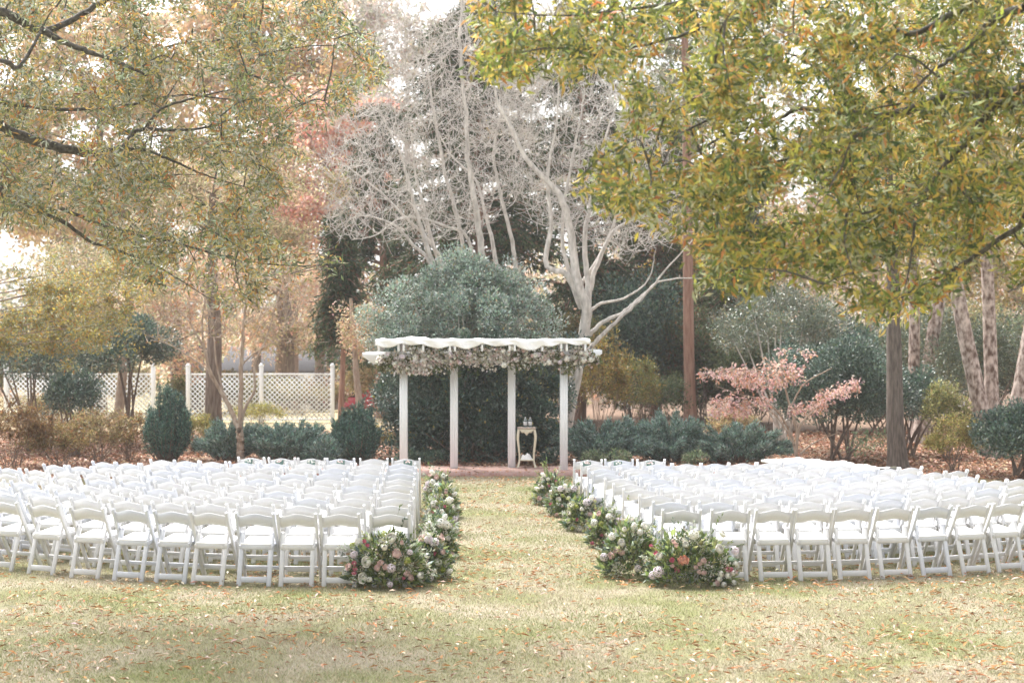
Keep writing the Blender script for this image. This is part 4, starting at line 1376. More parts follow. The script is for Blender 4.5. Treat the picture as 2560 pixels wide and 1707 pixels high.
# ---- bare grey crape myrtles
def bare_tree(label, base, stems, spread, n_side, n_twig, poly, dY, matl, r_side=0.032, name='crape_myrtle', leafpal=None):
    t = thing(name, label, 'tree', base)
    mb = MB()
    limbs = []
    for pl, r0, r1, yo in stems:
        p3 = [np.array(at(a, b, base.y + yo + 0.1 * i * (1 if k_ % 2 else -1))) for i, (a, b) in enumerate(pl) for k_ in [len(limbs)]]
        limbs.append(limb_tube(mb, p3, r0, r1, 8, 34))
    pts = poly_sample(poly, n_side + n_twig)
    T = at_many(pts, base.y + RNG.uniform(-dY, dY, len(pts)))
    sec = branch_out(limbs, T[:n_side], mb, 8, r_side, 0.005, -0.12, sides=5)
    tw = branch_out(limbs + [s for s in sec], T[n_side:], mb, 5, 0.012, 0.006, -0.08, sides=3)
    # finest twigs fan up from each twig
    a = np.repeat(tw[:, 3], 2, axis=0)
    d = unit(np.repeat(tw[:, 4] - tw[:, 1], 2, axis=0)) + 0.55 * rdir(len(a)) + np.array([0, 0, 0.35])
    ln = RNG.uniform(0.2, 0.5, (len(a), 1))
    f = np.stack([a, a + d * ln * 0.5, a + d * ln + np.array([0, 0, 0.05])], 1)
    tubes(mb, f, np.tile([0.007, 0.005, 0.003], (len(a), 1)), 3)
    mb.build('trunk', matl, t, smooth=True)
    if leafpal:
        P, D, Ls, Ws, C, fo = twig_leaves(tw, leafpal[1], leafpal[2], leafpal[3], leafpal[0])
        leaves(MB(), P, D, Ls, Ws, C, fo).build('foliage', M['leaf'], t, stuff=True)
    return t


b1 = Vector((at(1180, 1150, 38.6).x, 38.6, 0))
bare_tree('pale grey leafless multi stemmed tree rising behind the evergreen shrub', b1,
          [([(1150, 1090), (1110, 760), (1090, 690), (1070, 620), (1050, 560), (1020, 450), (1000, 380), (955, 290)], 0.085, 0.015, 0.0),
           ([(1155, 1090), (1130, 760), (1110, 690), (1080, 600), (1055, 500), (1036, 420), (1030, 330)], 0.07, 0.015, 0.3),
           ([(1190, 1090), (1215, 760), (1205, 640), (1190, 520), (1170, 400), (1165, 300), (1150, 120), (1155, -40)], 0.10, 0.02, -0.2),
           ([(1200, 1090), (1255, 760), (1245, 690), (1230, 600), (1215, 540), (1190, 450), (1130, 390), (1080, 300)], 0.07, 0.012, 0.4),
           ([(1205, 1090), (1300, 780), (1290, 690), (1280, 600), (1250, 480), (1235, 380), (1260, 250), (1300, 100)], 0.07, 0.012, 0.2),
           ([(1160, 1090), (1090, 700), (1030, 610), (980, 560), (905, 540), (850, 560)], 0.05, 0.01, -0.4),
           ([(1170, 1090), (1180, 640), (1110, 565), (1010, 545), (940, 588), (880, 600)], 0.045, 0.008, 0.0),
           ([(1180, 1090), (1120, 690), (990, 520), (900, 440), (830, 390)], 0.05, 0.008, 0.3),
           ([(1190, 1090), (1160, 640), (1110, 420), (1080, 250), (1060, 90)], 0.06, 0.012, 0.5)],
          None, 380, 2200, [(830, 600), (800, 430), (860, 260), (930, 130), (940, -40), (1330, -40), (1350, 250), (1300, 500), (1180, 600), (1000, 600)], 1.3, M['bark_grey'])
b2 = Vector((at(1405, 1160, 37.4).x, 37.4, 0))
bare_tree('pale grey leafless tree with thick leaning trunk beside the pergola', b2,
          [([(1400, 1150), (1424, 1010), (1448, 890), (1466, 800), (1455, 740), (1440, 690), (1430, 600), (1410, 520), (1388, 470), (1335, 420), (1292, 350), (1245, 250), (1230, 120)], 0.15, 0.02, 0.0),
           ([(1466, 800), (1470, 720), (1462, 600), (1482, 480), (1505, 380), (1540, 260)], 0.08, 0.015, 0.2),
           ([(1455, 770), (1420, 690), (1365, 660), (1378, 560), (1370, 480), (1371, 420), (1392, 300), (1402, 130)], 0.075, 0.012, -0.2),
           ([(1466, 800), (1480, 700), (1530, 585), (1600, 540), (1655, 508)], 0.07, 0.01, 0.3),
           ([(1440, 930), (1475, 870), (1540, 805), (1600, 750), (1660, 680), (1735, 595)], 0.06, 0.01, 0.1),
           ([(1455, 860), (1500, 810), (1565, 775), (1610, 735), (1665, 700), (1810, 695)], 0.055, 0.008, -0.2),
           ([(1462, 790), (1500, 760), (1560, 745), (1620, 700), (1640, 620)], 0.04, 0.008, 0.4),
           ([(1445, 720), (1500, 640), (1540, 540), (1560, 420), (1590, 300)], 0.05, 0.01, 0.5),
           ([(1430, 700), (1405, 600), (1420, 450), (1450, 300), (1470, 160)], 0.05, 0.01, 0.0)],
          None, 300, 1600, [(1330, 560), (1240, 300), (1220, 0), (1560, 40), (1650, 260), (1700, 480), (1720, 600), (1560, 640)], 1.2, M['bark_grey'])
# slim bare tree in front of the fence
b3 = Vector((at(602, 1159, 35.7).x, 35.7, 0))
bare_tree('slim forked tree with bare grey branches beside the spreading yews, lattice fence behind', b3,
          [([(602, 1160), (601, 1110), (599, 1076)], 0.085, 0.075, 0), ([(599, 1076), (587, 1052), (566, 1000), (547, 969), (522, 926), (516, 890), (498, 847), (470, 800), (440, 770)], 0.06, 0.012, 0.0),
           ([(599, 1080), (602, 1006), (603, 914), (607, 850), (611, 792), (618, 700)], 0.06, 0.02, 0.1), ([(600, 1076), (611, 1024), (636, 975), (637, 908), (663, 853), (694, 749), (710, 690)], 0.04, 0.01, 0.2),
           ([(547, 969), (520, 910), (505, 820), (515, 740), (520, 690)], 0.03, 0.01, 0.2), ([(522, 926), (480, 895), (420, 860), (380, 850)], 0.02, 0.006, -0.1), ([(602, 914), (640, 880), (700, 850), (760, 850)], 0.02, 0.005, 0.3), ([(560, 990), (540, 900), (530, 800), (500, 720)], 0.025, 0.008, 0.4)],
          None, 50, 260, [(360, 860), (420, 700), (560, 640), (740, 680), (780, 860), (660, 860), (600, 840), (480, 860)], 0.9, M['bark_tan'], 0.014, 'dogwood_tree',
          ([(3, (0.30, 0.24, 0.08)), (2, (0.36, 0.16, 0.05)), (2, (0.2, 0.2, 0.08))], 3, (0.05, 0.08), (0.02, 0.035)))


# ---- shrubs: leaves through a lumpy dome, on stems
def shrub(name, label, X, Y, rx, ry, h, n_, L, W, pal, matl, cat='shrub', z0=0.0, up=0.3, lumps=14, lump_r=0.42, shell=0.25, stems=7, stem_mat='bark_brown', flare=1.0, jit=0.22, group=None, out=0.7, stem_r=0.02, shape=None):
    gz = float(terrain(Y))
    t = thing(name, label, cat, (X, Y, gz), group)
    base = np.array([X, Y, gz])
    # lump centres inside the dome, leaves around each
    d = dome_dirs(lumps, -0.15)
    rr_ = RNG.uniform(0.35, 0.82, lumps) ** 0.7
    cz_ = z0 + (h - z0) * (0.5 + 0.5 * d[:, 2] * rr_)
    prof = np.ones(lumps)
    if shape is not None:
        prof = np.interp((cz_ - z0) / (h - z0), shape[0], shape[1])
    c_ = np.c_[d[:, 0] * rr_ * rx * prof, d[:, 1] * rr_ * ry * prof, cz_]
    i = RNG.integers(0, lumps, n_)
    dl = rdir(n_)
    rad = (1 - np.abs(RNG.normal(0, shell, n_))).clip(0.05, 1.1)
    sc_ = np.array([rx * lump_r, ry * lump_r, (h - z0) * lump_r * 0.62])
    P = c_[i] + dl * rad[:, None] * sc_ * RNG.uniform(0.7, 1.15, (lumps, 1))[i]
    P[:, 2] = np.clip(P[:, 2], 0.02 + 0.1 * RNG.random(n_), None)
    D = unit(dl * out + 0.75 * rdir(n_) + np.array([0, 0, up]))
    tint = 1 + RNG.normal(0, 0.12, (lumps, 1))
    C = np.clip(palette(pal, n_, jit) * tint[i], 0.004, 0.9)
    mb = MB()
    leaves(mb, P + base, D, RNG.uniform(L[0], L[1], n_), RNG.uniform(W[0], W[1], n_), C, 0.2)
    mb.build('foliage', matl, t, stuff=True)
    ms = MB()
    for k_ in range(max(stems, 1)):
        a = RNG.random() * 2 * PI
        b_ = base + np.array([math.cos(a) * rx * 0.12, math.sin(a) * ry * 0.12, -0.03])
        e_ = base + c_[k_ % lumps]
        m_ = (b_ + e_) / 2 + RNG.normal(0, 0.06, 3) * min(rx, 1)
        pl = resample([b_, m_, e_], 8)
        tubes(ms, pl[None], np.linspace(stem_r, stem_r * 0.3, 8)[None], 6)
    ms.build('stems', M[stem_mat], t, stuff=True)
    return t


HOLLY = [(3, (0.045, 0.088, 0.060)), (4, (0.08, 0.135, 0.10)), (4, (0.14, 0.20, 0.16)), (1, (0.20, 0.23, 0.14))]
YEW = [(4, (0.06, 0.125, 0.10)), (4, (0.10, 0.185, 0.15)), (3, (0.18, 0.27, 0.225))]
DRYSH = [(3, (0.30, 0.22, 0.10)), (3, (0.20, 0.16, 0.06)), (2, (0.38, 0.28, 0.14)), (2, (0.16, 0.14, 0.05)), (1, (0.28, 0.12, 0.05))]


def px_x(px, Y):
    return (px - 1280) / F_PX * Y


# dark evergreen hedge behind the pergola, and the silver leaved shrub that towers over it
DARKH = [(4, (0.035, 0.082, 0.058)), (4, (0.06, 0.12, 0.088)), (3, (0.11, 0.175, 0.14)), (0.4, (0.30, 0.25, 0.05))]
SILVER = [(4, (0.30, 0.39, 0.32)), (4, (0.42, 0.50, 0.43)), (3, (0.15, 0.24, 0.17)), (1, (0.44, 0.46, 0.38)), (0.5, (0.40, 0.27, 0.14))]


def big_shrub(label, px, Y, zs, halfs, z0, z1, nl, n, pal, ysq, stem_m, L, W):
    X = px_x(px, Y)
    t = thing('evergreen_shrub', label, 'shrub', (X, Y, 0))
    lc, lr = [], []
    for k_ in range(nl):
        z = z0 + (z1 - z0) * RNG.random()
        half = np.interp(z, zs, halfs)
        a = RNG.random() * 2 * PI
        q = RNG.random() ** 0.4
        hv = RNG.uniform(0.72, 1.14)
        lc.append((math.cos(a) * q * half * hv, math.sin(a) * q * half * ysq, z + RNG.normal(0, 0.08))); lr.append(RNG.uniform(0.10, 0.46))
    lc = np.array(lc); lr = np.array(lr)
    i = RNG.integers(0, nl, n)
    dl = rdir(n)
    P = lc[i] + dl * (lr[i] * (1 - np.abs(RNG.normal(0, 0.22, n))).clip(0.1, 1.2))[:, None]
    P[:, 2] = np.clip(P[:, 2], 0.03, None)
    D = unit(dl * 0.7 + 0.7 * rdir(n) + np.array([0, 0, 0.45]))
    C = palette(pal, n, 0.22) * (1 + RNG.normal(0, 0.12, (nl, 1)))[i]
    leaves(MB(), P + np.array([X, Y, 0]), D, RNG.uniform(L[0], L[1], n), RNG.uniform(W[0], W[1], n), np.clip(C, 0.004, 0.9), 0.2, np.array([[0, -0.25, 1.0]]) + 0.6 * rdir(n)).build('foliage', M['leaf_gloss'], t, stuff=True)
    ms = MB()
    for k_ in range(26):
        e_ = lc[k_] + np.array([X, Y, 0])
        b_ = np.array([X + RNG.normal(0, 0.25), Y + RNG.normal(0, 0.2), -0.03])
        tubes(ms, resample([b_, (b_ + e_) / 2 + RNG.normal(0, 0.1, 3), e_], 9)[None], np.linspace(0.04, 0.01, 9)[None], 6)
    ms.build('stems', M[stem_m], t, stuff=True)


big_shrub('broad dark green evergreen hedge shrub filling the view behind the pergola posts', 1190, 36.3, [0, 0.6, 1.6, 2.3, 2.9], [1.85, 1.95, 2.0, 2.0, 1.5], 0.12, 2.35, 150, 62000, DARKH, 0.5, 'bark_brown', (0.06, 0.105), (0.03, 0.05))
big_shrub('tall silvery grey green shrub rising above the pergola and the dark hedge', 1165, 36.8, [1.5, 2.3, 2.9, 3.4, 3.8, 4.15], [2.0, 2.3, 2.25, 1.85, 1.2, 0.5], 2.1, 4.2, 190, 64000, SILVER, 0.5, 'bark_grey', (0.05, 0.095), (0.022, 0.042))
# ground-hugging seedlings and ferns at the foot
for px, py, r, lab in ((1085, 1166, 0.35, 'low dark green ground plant at foot of the second pergola post'), (1390, 1162, 0.35, 'low dark green ground plant beside the cream table'), (1020, 1168, 0.25, 'small grey green plant beside first pergola post')):
    shrub('low_plant', lab, px_x(px, 35.0), 35.0, r, r * 0.8, 0.3, 500, (0.05, 0.09), (0.02, 0.04), HOLLY, M['leaf'], 'plant', stems=3, stem_r=0.006, lumps=6)

# yews
def upright_yew(label, px, Y, half_px, top_py, n_=15000):
    X = px_x(px, Y)
    t = thing('yew_shrub', label, 'shrub', (X, Y, 0), 'upright yews')
    h = at(px, top_py, Y).z
    R_ = half_px / F_PX * Y
    ns = 64
    mb = MB(); ms = MB()
    for k_ in range(ns):
        a = RNG.random() * 2 * PI; q = math.sqrt(RNG.random())
        e_ = np.array([X + math.cos(a) * q * R_ * RNG.uniform(0.8, 1.18), Y + math.sin(a) * q * R_ * 0.9, h * (1 - 0.42 * q ** 2) * RNG.uniform(0.66, 1.1)])
        b_ = np.array([X + math.cos(a) * q * R_ * 0.3, Y + math.sin(a) * q * R_ * 0.3, -0.02])
        m_ = b_ * 0.45 + e_ * 0.55 + np.array([math.cos(a), math.sin(a), 0]) * R_ * 0.28 * q
        pl = resample([b_, m_, e_], 12)
        tubes(ms, pl[None], np.linspace(0.018, 0.004, 12)[None], 4)
        m = n_ // ns
        u = RNG.uniform(0.12, 1, m) ** 0.8 * 10.99
        i = u.astype(int); f = (u - i)[:, None]
        P = pl[i] * (1 - f) + pl[i + 1] * f
        ax = unit(pl[i + 1] - pl[i])
        D = unit(ax * 0.9 + rdir(m) * 0.8)
        P = P + rdir(m) * RNG.random((m, 1)) * 0.065
        leaves(mb, P, D, RNG.uniform(0.05, 0.11, m), RNG.uniform(0.012, 0.026, m), palette(YEW, m, 0.25), 0.2)
    mb.build('foliage', M['needle'], t, stuff=True)
    ms.build('stems', M['bark_brown'], t, stuff=True)


upright_yew('upright dark blue green yew standing between the brown shrubs and the thick tree trunk', 415, 35.8, 62, 965)
upright_yew('upright dark blue green yew between the spreading yews and the pergola', 893, 35.6, 58, 1000, 16000)


def spreading_yew(label, px, Y, half_px, top_py, n_=15000, grp='spreading yews'):
    X = px_x(px, Y)
    t = thing('spreading_yew', label, 'shrub', (X, Y, 0), grp)
    h = at(px, top_py, Y).z
    R_ = half_px / F_PX * Y
    ns = 70
    mb = MB(); ms = MB()
    for k_ in range(ns):
        a = RNG.random() * 2 * PI; q = math.sqrt(RNG.random())
        e_ = np.array([X + math.cos(a) * q * R_, Y + math.sin(a) * q * R_ * 0.62, h * (1 - 0.55 * q ** 2.2) * RNG.uniform(0.68, 1.16)])
        b_ = np.array([X + math.cos(a) * q * R_ * 0.25, Y + math.sin(a) * q * R_ * 0.2, -0.02])
        m_ = b_ * 0.5 + e_ * 0.5 + np.array([0, 0, h * 0.15])
        pl = resample([b_, m_, e_], 10)
        tubes(ms, pl[None], np.linspace(0.014, 0.004, 10)[None], 4)
        m = n_ // ns
        u = RNG.uniform(0.2, 1, m) * 8.99
        i = u.astype(int); f = (u - i)[:, None]
        P = pl[i] * (1 - f) + pl[i + 1] * f + rdir(m) * RNG.random((m, 1)) * 0.10
        P[:, 2] = np.clip(P[:, 2], 0.03, None)
        D = unit(unit(pl[i + 1] - pl[i]) * 0.9 + rdir(m) * 0.8 + np.array([0, 0, 0.15]))
        leaves(mb, P, D, RNG.uniform(0.05, 0.11, m), RNG.uniform(0.014, 0.03, m), palette([(4, (0.19, 0.285, 0.245)), (3, (0.25, 0.35, 0.30)), (3, (0.36, 0.44, 0.39)), (1, (0.07, 0.12, 0.09))], m, 0.22), 0.2)
    mb.build('foliage', M['needle'], t, stuff=True)
    ms.build('stems', M['bark_brown'], t, stuff=True)


spreading_yew('low spreading yew around the foot of the thick tree trunk', 575, 36.0, 95, 1060)
spreading_yew('low spreading yew right of the slim forked tree, between two upright yews', 715, 35.8, 140, 1052, 26000)
spreading_yew('low spreading yew beside the upright yew nearest the pergola', 815, 35.4, 60, 1100, 9000)
spreading_yew('spreading blue green yew nearest the pergola on the dogwood side', 1510, 35.6, 150, 1056, 26000)
spreading_yew('tall spreading blue green yew in front of the straight pine trunk', 1680, 35.9, 175, 1046, 32000)
spreading_yew('spreading blue green yew next to the pink leaved dogwood', 1840, 35.7, 165, 1066, 28000)
# pale fern clumps in front of them
for px, lab in ((1475, 'pale green fern in front of the yew nearest the pergola'), (1550, 'pale green fern behind the third green card'), (1745, 'pale green fern in front of the tall spreading yew'), (2175, 'grey green fern at the foot of the straight oak trunk')):
    Yf = 34.3
    shrub('fern', lab, px_x(px, Yf), Yf, 0.3 if px < 2000 else 0.5, 0.25, 0.38 if px < 2000 else 0.8, 420, (0.05, 0.1), (0.015, 0.03), [(2, (0.22, 0.28, 0.16)), (2, (0.14, 0.2, 0.11)), (1, (0.3, 0.33, 0.22))], M['leaf'], 'fern', stems=5, stem_r=0.004, lumps=7, stem_mat='stem')

# brown and tan shrubs, left
for px, Y, rx, h, n_, lab, pal in (
        (30, 34.5, 1.1, 1.45, 7000, 'rusty brown shrub nearest the end of the chair rows, lattice fence side', [(3, (0.20, 0.11, 0.05)), (2, (0.13, 0.08, 0.035)), (2, (0.26, 0.17, 0.07))]),
        (150, 34.8, 0.9, 1.0, 6000, 'tan and olive dry shrub next to the rusty brown shrub', DRYSH),
        (245, 35.6, 0.9, 1.15, 6000, 'straw coloured dry shrub beside the upright yew', [(3, (0.36, 0.28, 0.15)), (2, (0.25, 0.2, 0.09)), (1, (0.2, 0.1, 0.05))]),
        (320, 36.4, 0.6, 1.0, 3500, 'thin orange brown shrub touching the upright yew, fence behind', [(2, (0.34, 0.18, 0.07)), (2, (0.24, 0.2, 0.08))]),
        (490, 38.5, 0.7, 0.9, 3500, 'yellow green loose shrub left of the thick tree trunk', [(3, (0.28, 0.26, 0.08)), (2, (0.36, 0.3, 0.12))]),
        (110, 41.0, 1.3, 1.25, 6000, 'pale straw shrub in front of the half hidden lattice fence', [(3, (0.42, 0.34, 0.2)), (2, (0.3, 0.26, 0.12))]),
        (640, 47.5, 0.9, 0.75, 2500, 'yellow leaved shrub in front of the lattice panel', [(3, (0.36, 0.31, 0.09)), (2, (0.24, 0.24, 0.08))]),
        (745, 54.5, 1.5, 1.3, 4000, 'olive brown shrub seen through the lattice panel', [(3, (0.22, 0.2, 0.07)), (2, (0.3, 0.22, 0.1))]),
        (930, 37.5, 0.5, 0.7, 2500, 'small golden grass tuft beside the first pergola post', [(3, (0.38, 0.3, 0.12)), (2, (0.28, 0.26, 0.1))])):
    shrub('dry_shrub', lab, px_x(px, Y), Y, rx, rx * 0.75, h, n_, (0.04, 0.085), (0.014, 0.03), pal, M['leaf'], stems=22, stem_r=0.007, lumps=44, lump_r=0.28, shell=0.8)
# orange and golden shrubs right of the pergola
for px, Y, rx, h, n_, lab, pal in (
        (1500, 41.0, 0.85, 2.9, 7500, 'olive gold upright shrub beside the leaning grey trunk', [(3, (0.24, 0.19, 0.05)), (3, (0.16, 0.14, 0.04)), (2, (0.34, 0.25, 0.06)), (1, (0.30, 0.14, 0.04))]),
        (1580, 42.5, 0.9, 2.3, 6000, 'mossy green shrub between the grey trunk and the pine trunk', [(3, (0.13, 0.15, 0.045)), (2, (0.22, 0.2, 0.06)), (1, (0.3, 0.2, 0.06))]),
        (1650, 46.0, 0.9, 1.7, 4000, 'dull green bush at the foot of the straight pine trunk', [(3, (0.07, 0.11, 0.05)), (2, (0.15, 0.16, 0.06))]),
        (1830, 38.0, 0.7, 1.1, 3000, 'orange tan twiggy shrub behind the yew next to the dogwood', [(3, (0.46, 0.35, 0.20)), (2, (0.34, 0.28, 0.12)), (1, (0.5, 0.42, 0.28))]),
        (2385, 33.5, 0.65, 1.15, 4200, 'low yellow green shrub on the brown leaves near the birches', [(3, (0.38, 0.33, 0.12)), (2, (0.28, 0.26, 0.09)), (1, (0.44, 0.33, 0.13))]),
        (2365, 36.5, 0.6, 1.9, 3500, 'taller thin yellow green shrub just behind the low one near the birches', [(3, (0.34, 0.32, 0.13)), (2, (0.24, 0.25, 0.1))])):
    shrub('autumn_shrub', lab, px_x(px, Y), Y, rx, rx * 0.75, h, n_, (0.05, 0.09), (0.018, 0.034), pal, M['leaf'], stems=18, stem_r=0.008, lumps=44, lump_r=0.25, shell=0.8)
# understory filling the wood behind
for px, Y, rx, h, n_, lab, pal in (
        (1590, 49.0, 1.9, 4.2, 9000, 'tall dark understory thicket behind the mossy green shrub', HOLLY),
        (1760, 48.5, 1.7, 3.2, 8000, 'dark understory thicket right behind the pine trunk', [(3, (0.07, 0.10, 0.045)), (2, (0.12, 0.13, 0.06)), (1, (0.2, 0.11, 0.06))]),
        (1900, 47.0, 1.7, 2.8, 8000, 'dark olive understory behind the loose grey green tree', [(3, (0.09, 0.12, 0.06)), (2, (0.14, 0.15, 0.07))]),
        (2060, 46.0, 1.6, 3.2, 8000, 'dark understory behind the broad dark shrub', HOLLY),
        (2200, 47.5, 1.5, 3.0, 7000, 'olive understory between the broad dark shrub and the birches', [(3, (0.12, 0.15, 0.08)), (2, (0.2, 0.19, 0.09))]),
        (2590, 45.0, 1.8, 3.6, 8000, 'grey green understory behind the birch leaning over the glossy shrub', [(3, (0.13, 0.16, 0.10)), (2, (0.2, 0.2, 0.11))]),
        (2420, 50.0, 1.8, 3.4, 8000, 'pale olive understory far behind the birch trunks', [(3, (0.22, 0.21, 0.11)), (2, (0.3, 0.25, 0.12))]),
        (1420, 47.0, 1.3, 3.0, 6000, 'brown green understory behind the leaning grey trunk', [(3, (0.16, 0.13, 0.05)), (2, (0.1, 0.12, 0.05))]),
        (960, 56.0, 1.6, 2.4, 5000, 'tan understory beyond the first pergola post', [(3, (0.36, 0.27, 0.15)), (2, (0.26, 0.21, 0.1))]),
        (500, 56.0, 1.0, 1.35, 4000, 'olive shrub behind the lattice panel nearest the gap', [(3, (0.2, 0.2, 0.08)), (2, (0.3, 0.25, 0.11))]),
        (580, 57.0, 1.3, 1.3, 4500, 'brown green shrub behind the lattice at the thick tree trunk', [(3, (0.24, 0.2, 0.09)), (2, (0.32, 0.2, 0.1))]),
        (670, 56.0, 1.1, 1.2, 4000, 'yellow olive shrub behind the middle lattice post', [(3, (0.3, 0.27, 0.1)), (2, (0.2, 0.19, 0.07))]),
        (805, 57.5, 1.0, 1.0, 3500, 'rusty low shrub behind the lattice end near the red car', [(3, (0.34, 0.2, 0.12)), (2, (0.3, 0.25, 0.13))]),
        (240, 56.0, 2.4, 1.7, 7000, 'tan shrub mass behind the half hidden lattice fence', [(3, (0.34, 0.27, 0.15)), (2, (0.24, 0.22, 0.1))]),
        (40, 56.0, 2.0, 2.2, 6000, 'brown green shrub mass behind the end of the half hidden lattice fence', [(3, (0.24, 0.2, 0.1)), (2, (0.14, 0.15, 0.07))])):
    shrub('understory_shrub', lab, px_x(px, Y), Y, rx, rx * 0.7, h, int(n_ * 1.6), (0.08, 0.15), (0.04, 0.075), pal, M['leaf'], stems=10, stem_r=0.02, lumps=34, lump_r=0.36, shell=0.35)
# dark camellias
for px, Y, rx, h, n_, z0, lab in (
        (2100, 36.2, 1.65, 2.55, 34000, 0.2, 'broad dark green shrub with several stems behind the pink dogwood'),
        (2270, 37.6, 0.95, 2.0, 10000, 0.3, 'dark green shrub behind the straight oak trunk'),
        (2555, 32.3, 1.0, 1.35, 14000, 0.05, 'dark glossy shrub standing on brown leaves at the birch trees'),
        (90, 39.5, 2.2, 3.1, 26000, 1.1, 'spreading dark evergreen with low bare trunks, lattice fence behind'),
        (185, 37.6, 0.75, 1.95, 6000, 0.5, 'small dark evergreen sapling before the half hidden lattice fence'),
        (325, 40.5, 1.05, 3.15, 15000, 1.55, 'dark evergreen tree on two thin stems above the upright yew'),
        (1000, 40.0, 0.8, 2.0, 7000, 0.2, 'dark green shrub behind the first pergola post'),
        (2450, 41.5, 1.6, 3.0, 15000, 0.3, 'grey green shrub mass between the birch trunks'),
        (2320, 44.5, 1.6, 3.4, 13000, 0.3, 'tall mid green shrub behind the oak trunk and birches')):
    gl = HOLLY if px not in (2450, 2320) else [(3, (0.10, 0.14, 0.08)), (3, (0.15, 0.18, 0.11)), (2, (0.07, 0.1, 0.06)), (1, (0.24, 0.22, 0.1))]
    shrub('evergreen_shrub', lab, px_x(px, Y), Y, rx, rx * 0.8, h, n_, (0.05, 0.09), (0.026, 0.044), gl, M['leaf_gloss'], z0=z0, stems=9, stem_r=0.035, lumps=34, lump_r=0.34, up=0.4)
# pale blue-green loose tree behind the dogwood
shrub('grey_green_tree', 'loose pale grey green leaved tree behind the dogwood and the broad dark shrub', px_x(1960, 39.5), 39.5, 1.7, 1.4, 4.0, 17000, (0.05, 0.085), (0.02, 0.034), [(3, (0.16, 0.20, 0.15)), (3, (0.11, 0.15, 0.10)), (2, (0.24, 0.27, 0.21)), (1, (0.3, 0.25, 0.12))], M['leaf_gloss'], 'tree', z0=1.3, stems=10, stem_r=0.04, stem_mat='bark_grey', lumps=40, lump_r=0.26, shell=0.5, up=0.5)

# ---- pink dogwood: flat layers of drooping leaves
bd = Vector((px_x(1992, 34.6), 34.6, 0))
dg = thing('dogwood_tree', 'small dogwood with flat tiers of salmon pink leaves in front of the dark shrub', 'tree', bd)
mb = MB()
st = [[(1992, 1150), (1985, 1110), (1965, 1060), (1940, 1025), (1910, 1000), (1850, 985), (1790, 965)], [(1990, 1140), (1992, 1080), (1975, 1020), (1960, 960), (1940, 930), (1870, 925), (1790, 925)],
      [(1990, 1140), (1998, 1070), (2030, 1030), (2070, 1000), (2110, 975), (2145, 955)], [(1985, 1110), (1940, 1040), (1890, 1015), (1830, 1030), (1790, 1040)], [(1960, 960), (1950, 920), (1920, 900), (1900, 890)], [(1975, 1020), (2010, 960), (2060, 930), (2080, 920)], [(2000, 1135), (2030, 1110), (2060, 1095), (2100, 1080)]]
lim = []
for i, pl in enumerate(st):
    lim.append(limb_tube(mb, [np.array(at(a, b, 34.6 + 0.05 * j * (-1) ** i)) for j, (a, b) in enumerate(pl)], 0.035 if i < 3 else 0.02, 0.006, 6, 24))
tiers = [(1745, 1900, 915, 950, 150), (1830, 1960, 930, 975, 190), (1780, 1930, 985, 1025, 150), (1780, 1870, 1015, 1042, 80), (2040, 2150, 955, 1000, 150), (1975, 2070, 1000, 1035, 100), (1900, 1990, 900, 935, 60), (1965, 2010, 905, 960, 40), (1940, 2040, 865, 900, 30)]
T = []
for x0, x1, y0, y1, m in tiers:
    u = RNG.random(m)
    slope = 0.0 if x0 < 1960 else -0.35
    px = x0 + (x1 - x0) * u
    py = (y0 + y1) / 2 + RNG.normal(0, (y1 - y0) * 0.24, m) + slope * (px - (x0 + x1) / 2) * (1 if x0 > 2000 else 0.3)
    T.append(at_many(np.c_[px, py], 34.6 + RNG.uniform(-0.55, 0.55, m)))
T = np.concatenate(T)
tw = branch_out(lim, T, mb, 5, 0.008, 0.0025, -0.05, sides=3)
mb.build('trunk', M['bark_tan'], dg, smooth=True)
P, D, Ls, Ws, C, fo = twig_leaves(tw, 3, (0.06, 0.10), (0.032, 0.05), [(4, (0.68, 0.43, 0.39)), (4, (0.74, 0.54, 0.49)), (1.5, (0.60, 0.30, 0.20)), (1, (0.50, 0.34, 0.2))], spread=0.03, droop=-0.75, start=0.6)
leaves(MB(), P, D, Ls, Ws, C, fo).build('foliage', M['leaf'], dg, stuff=True)


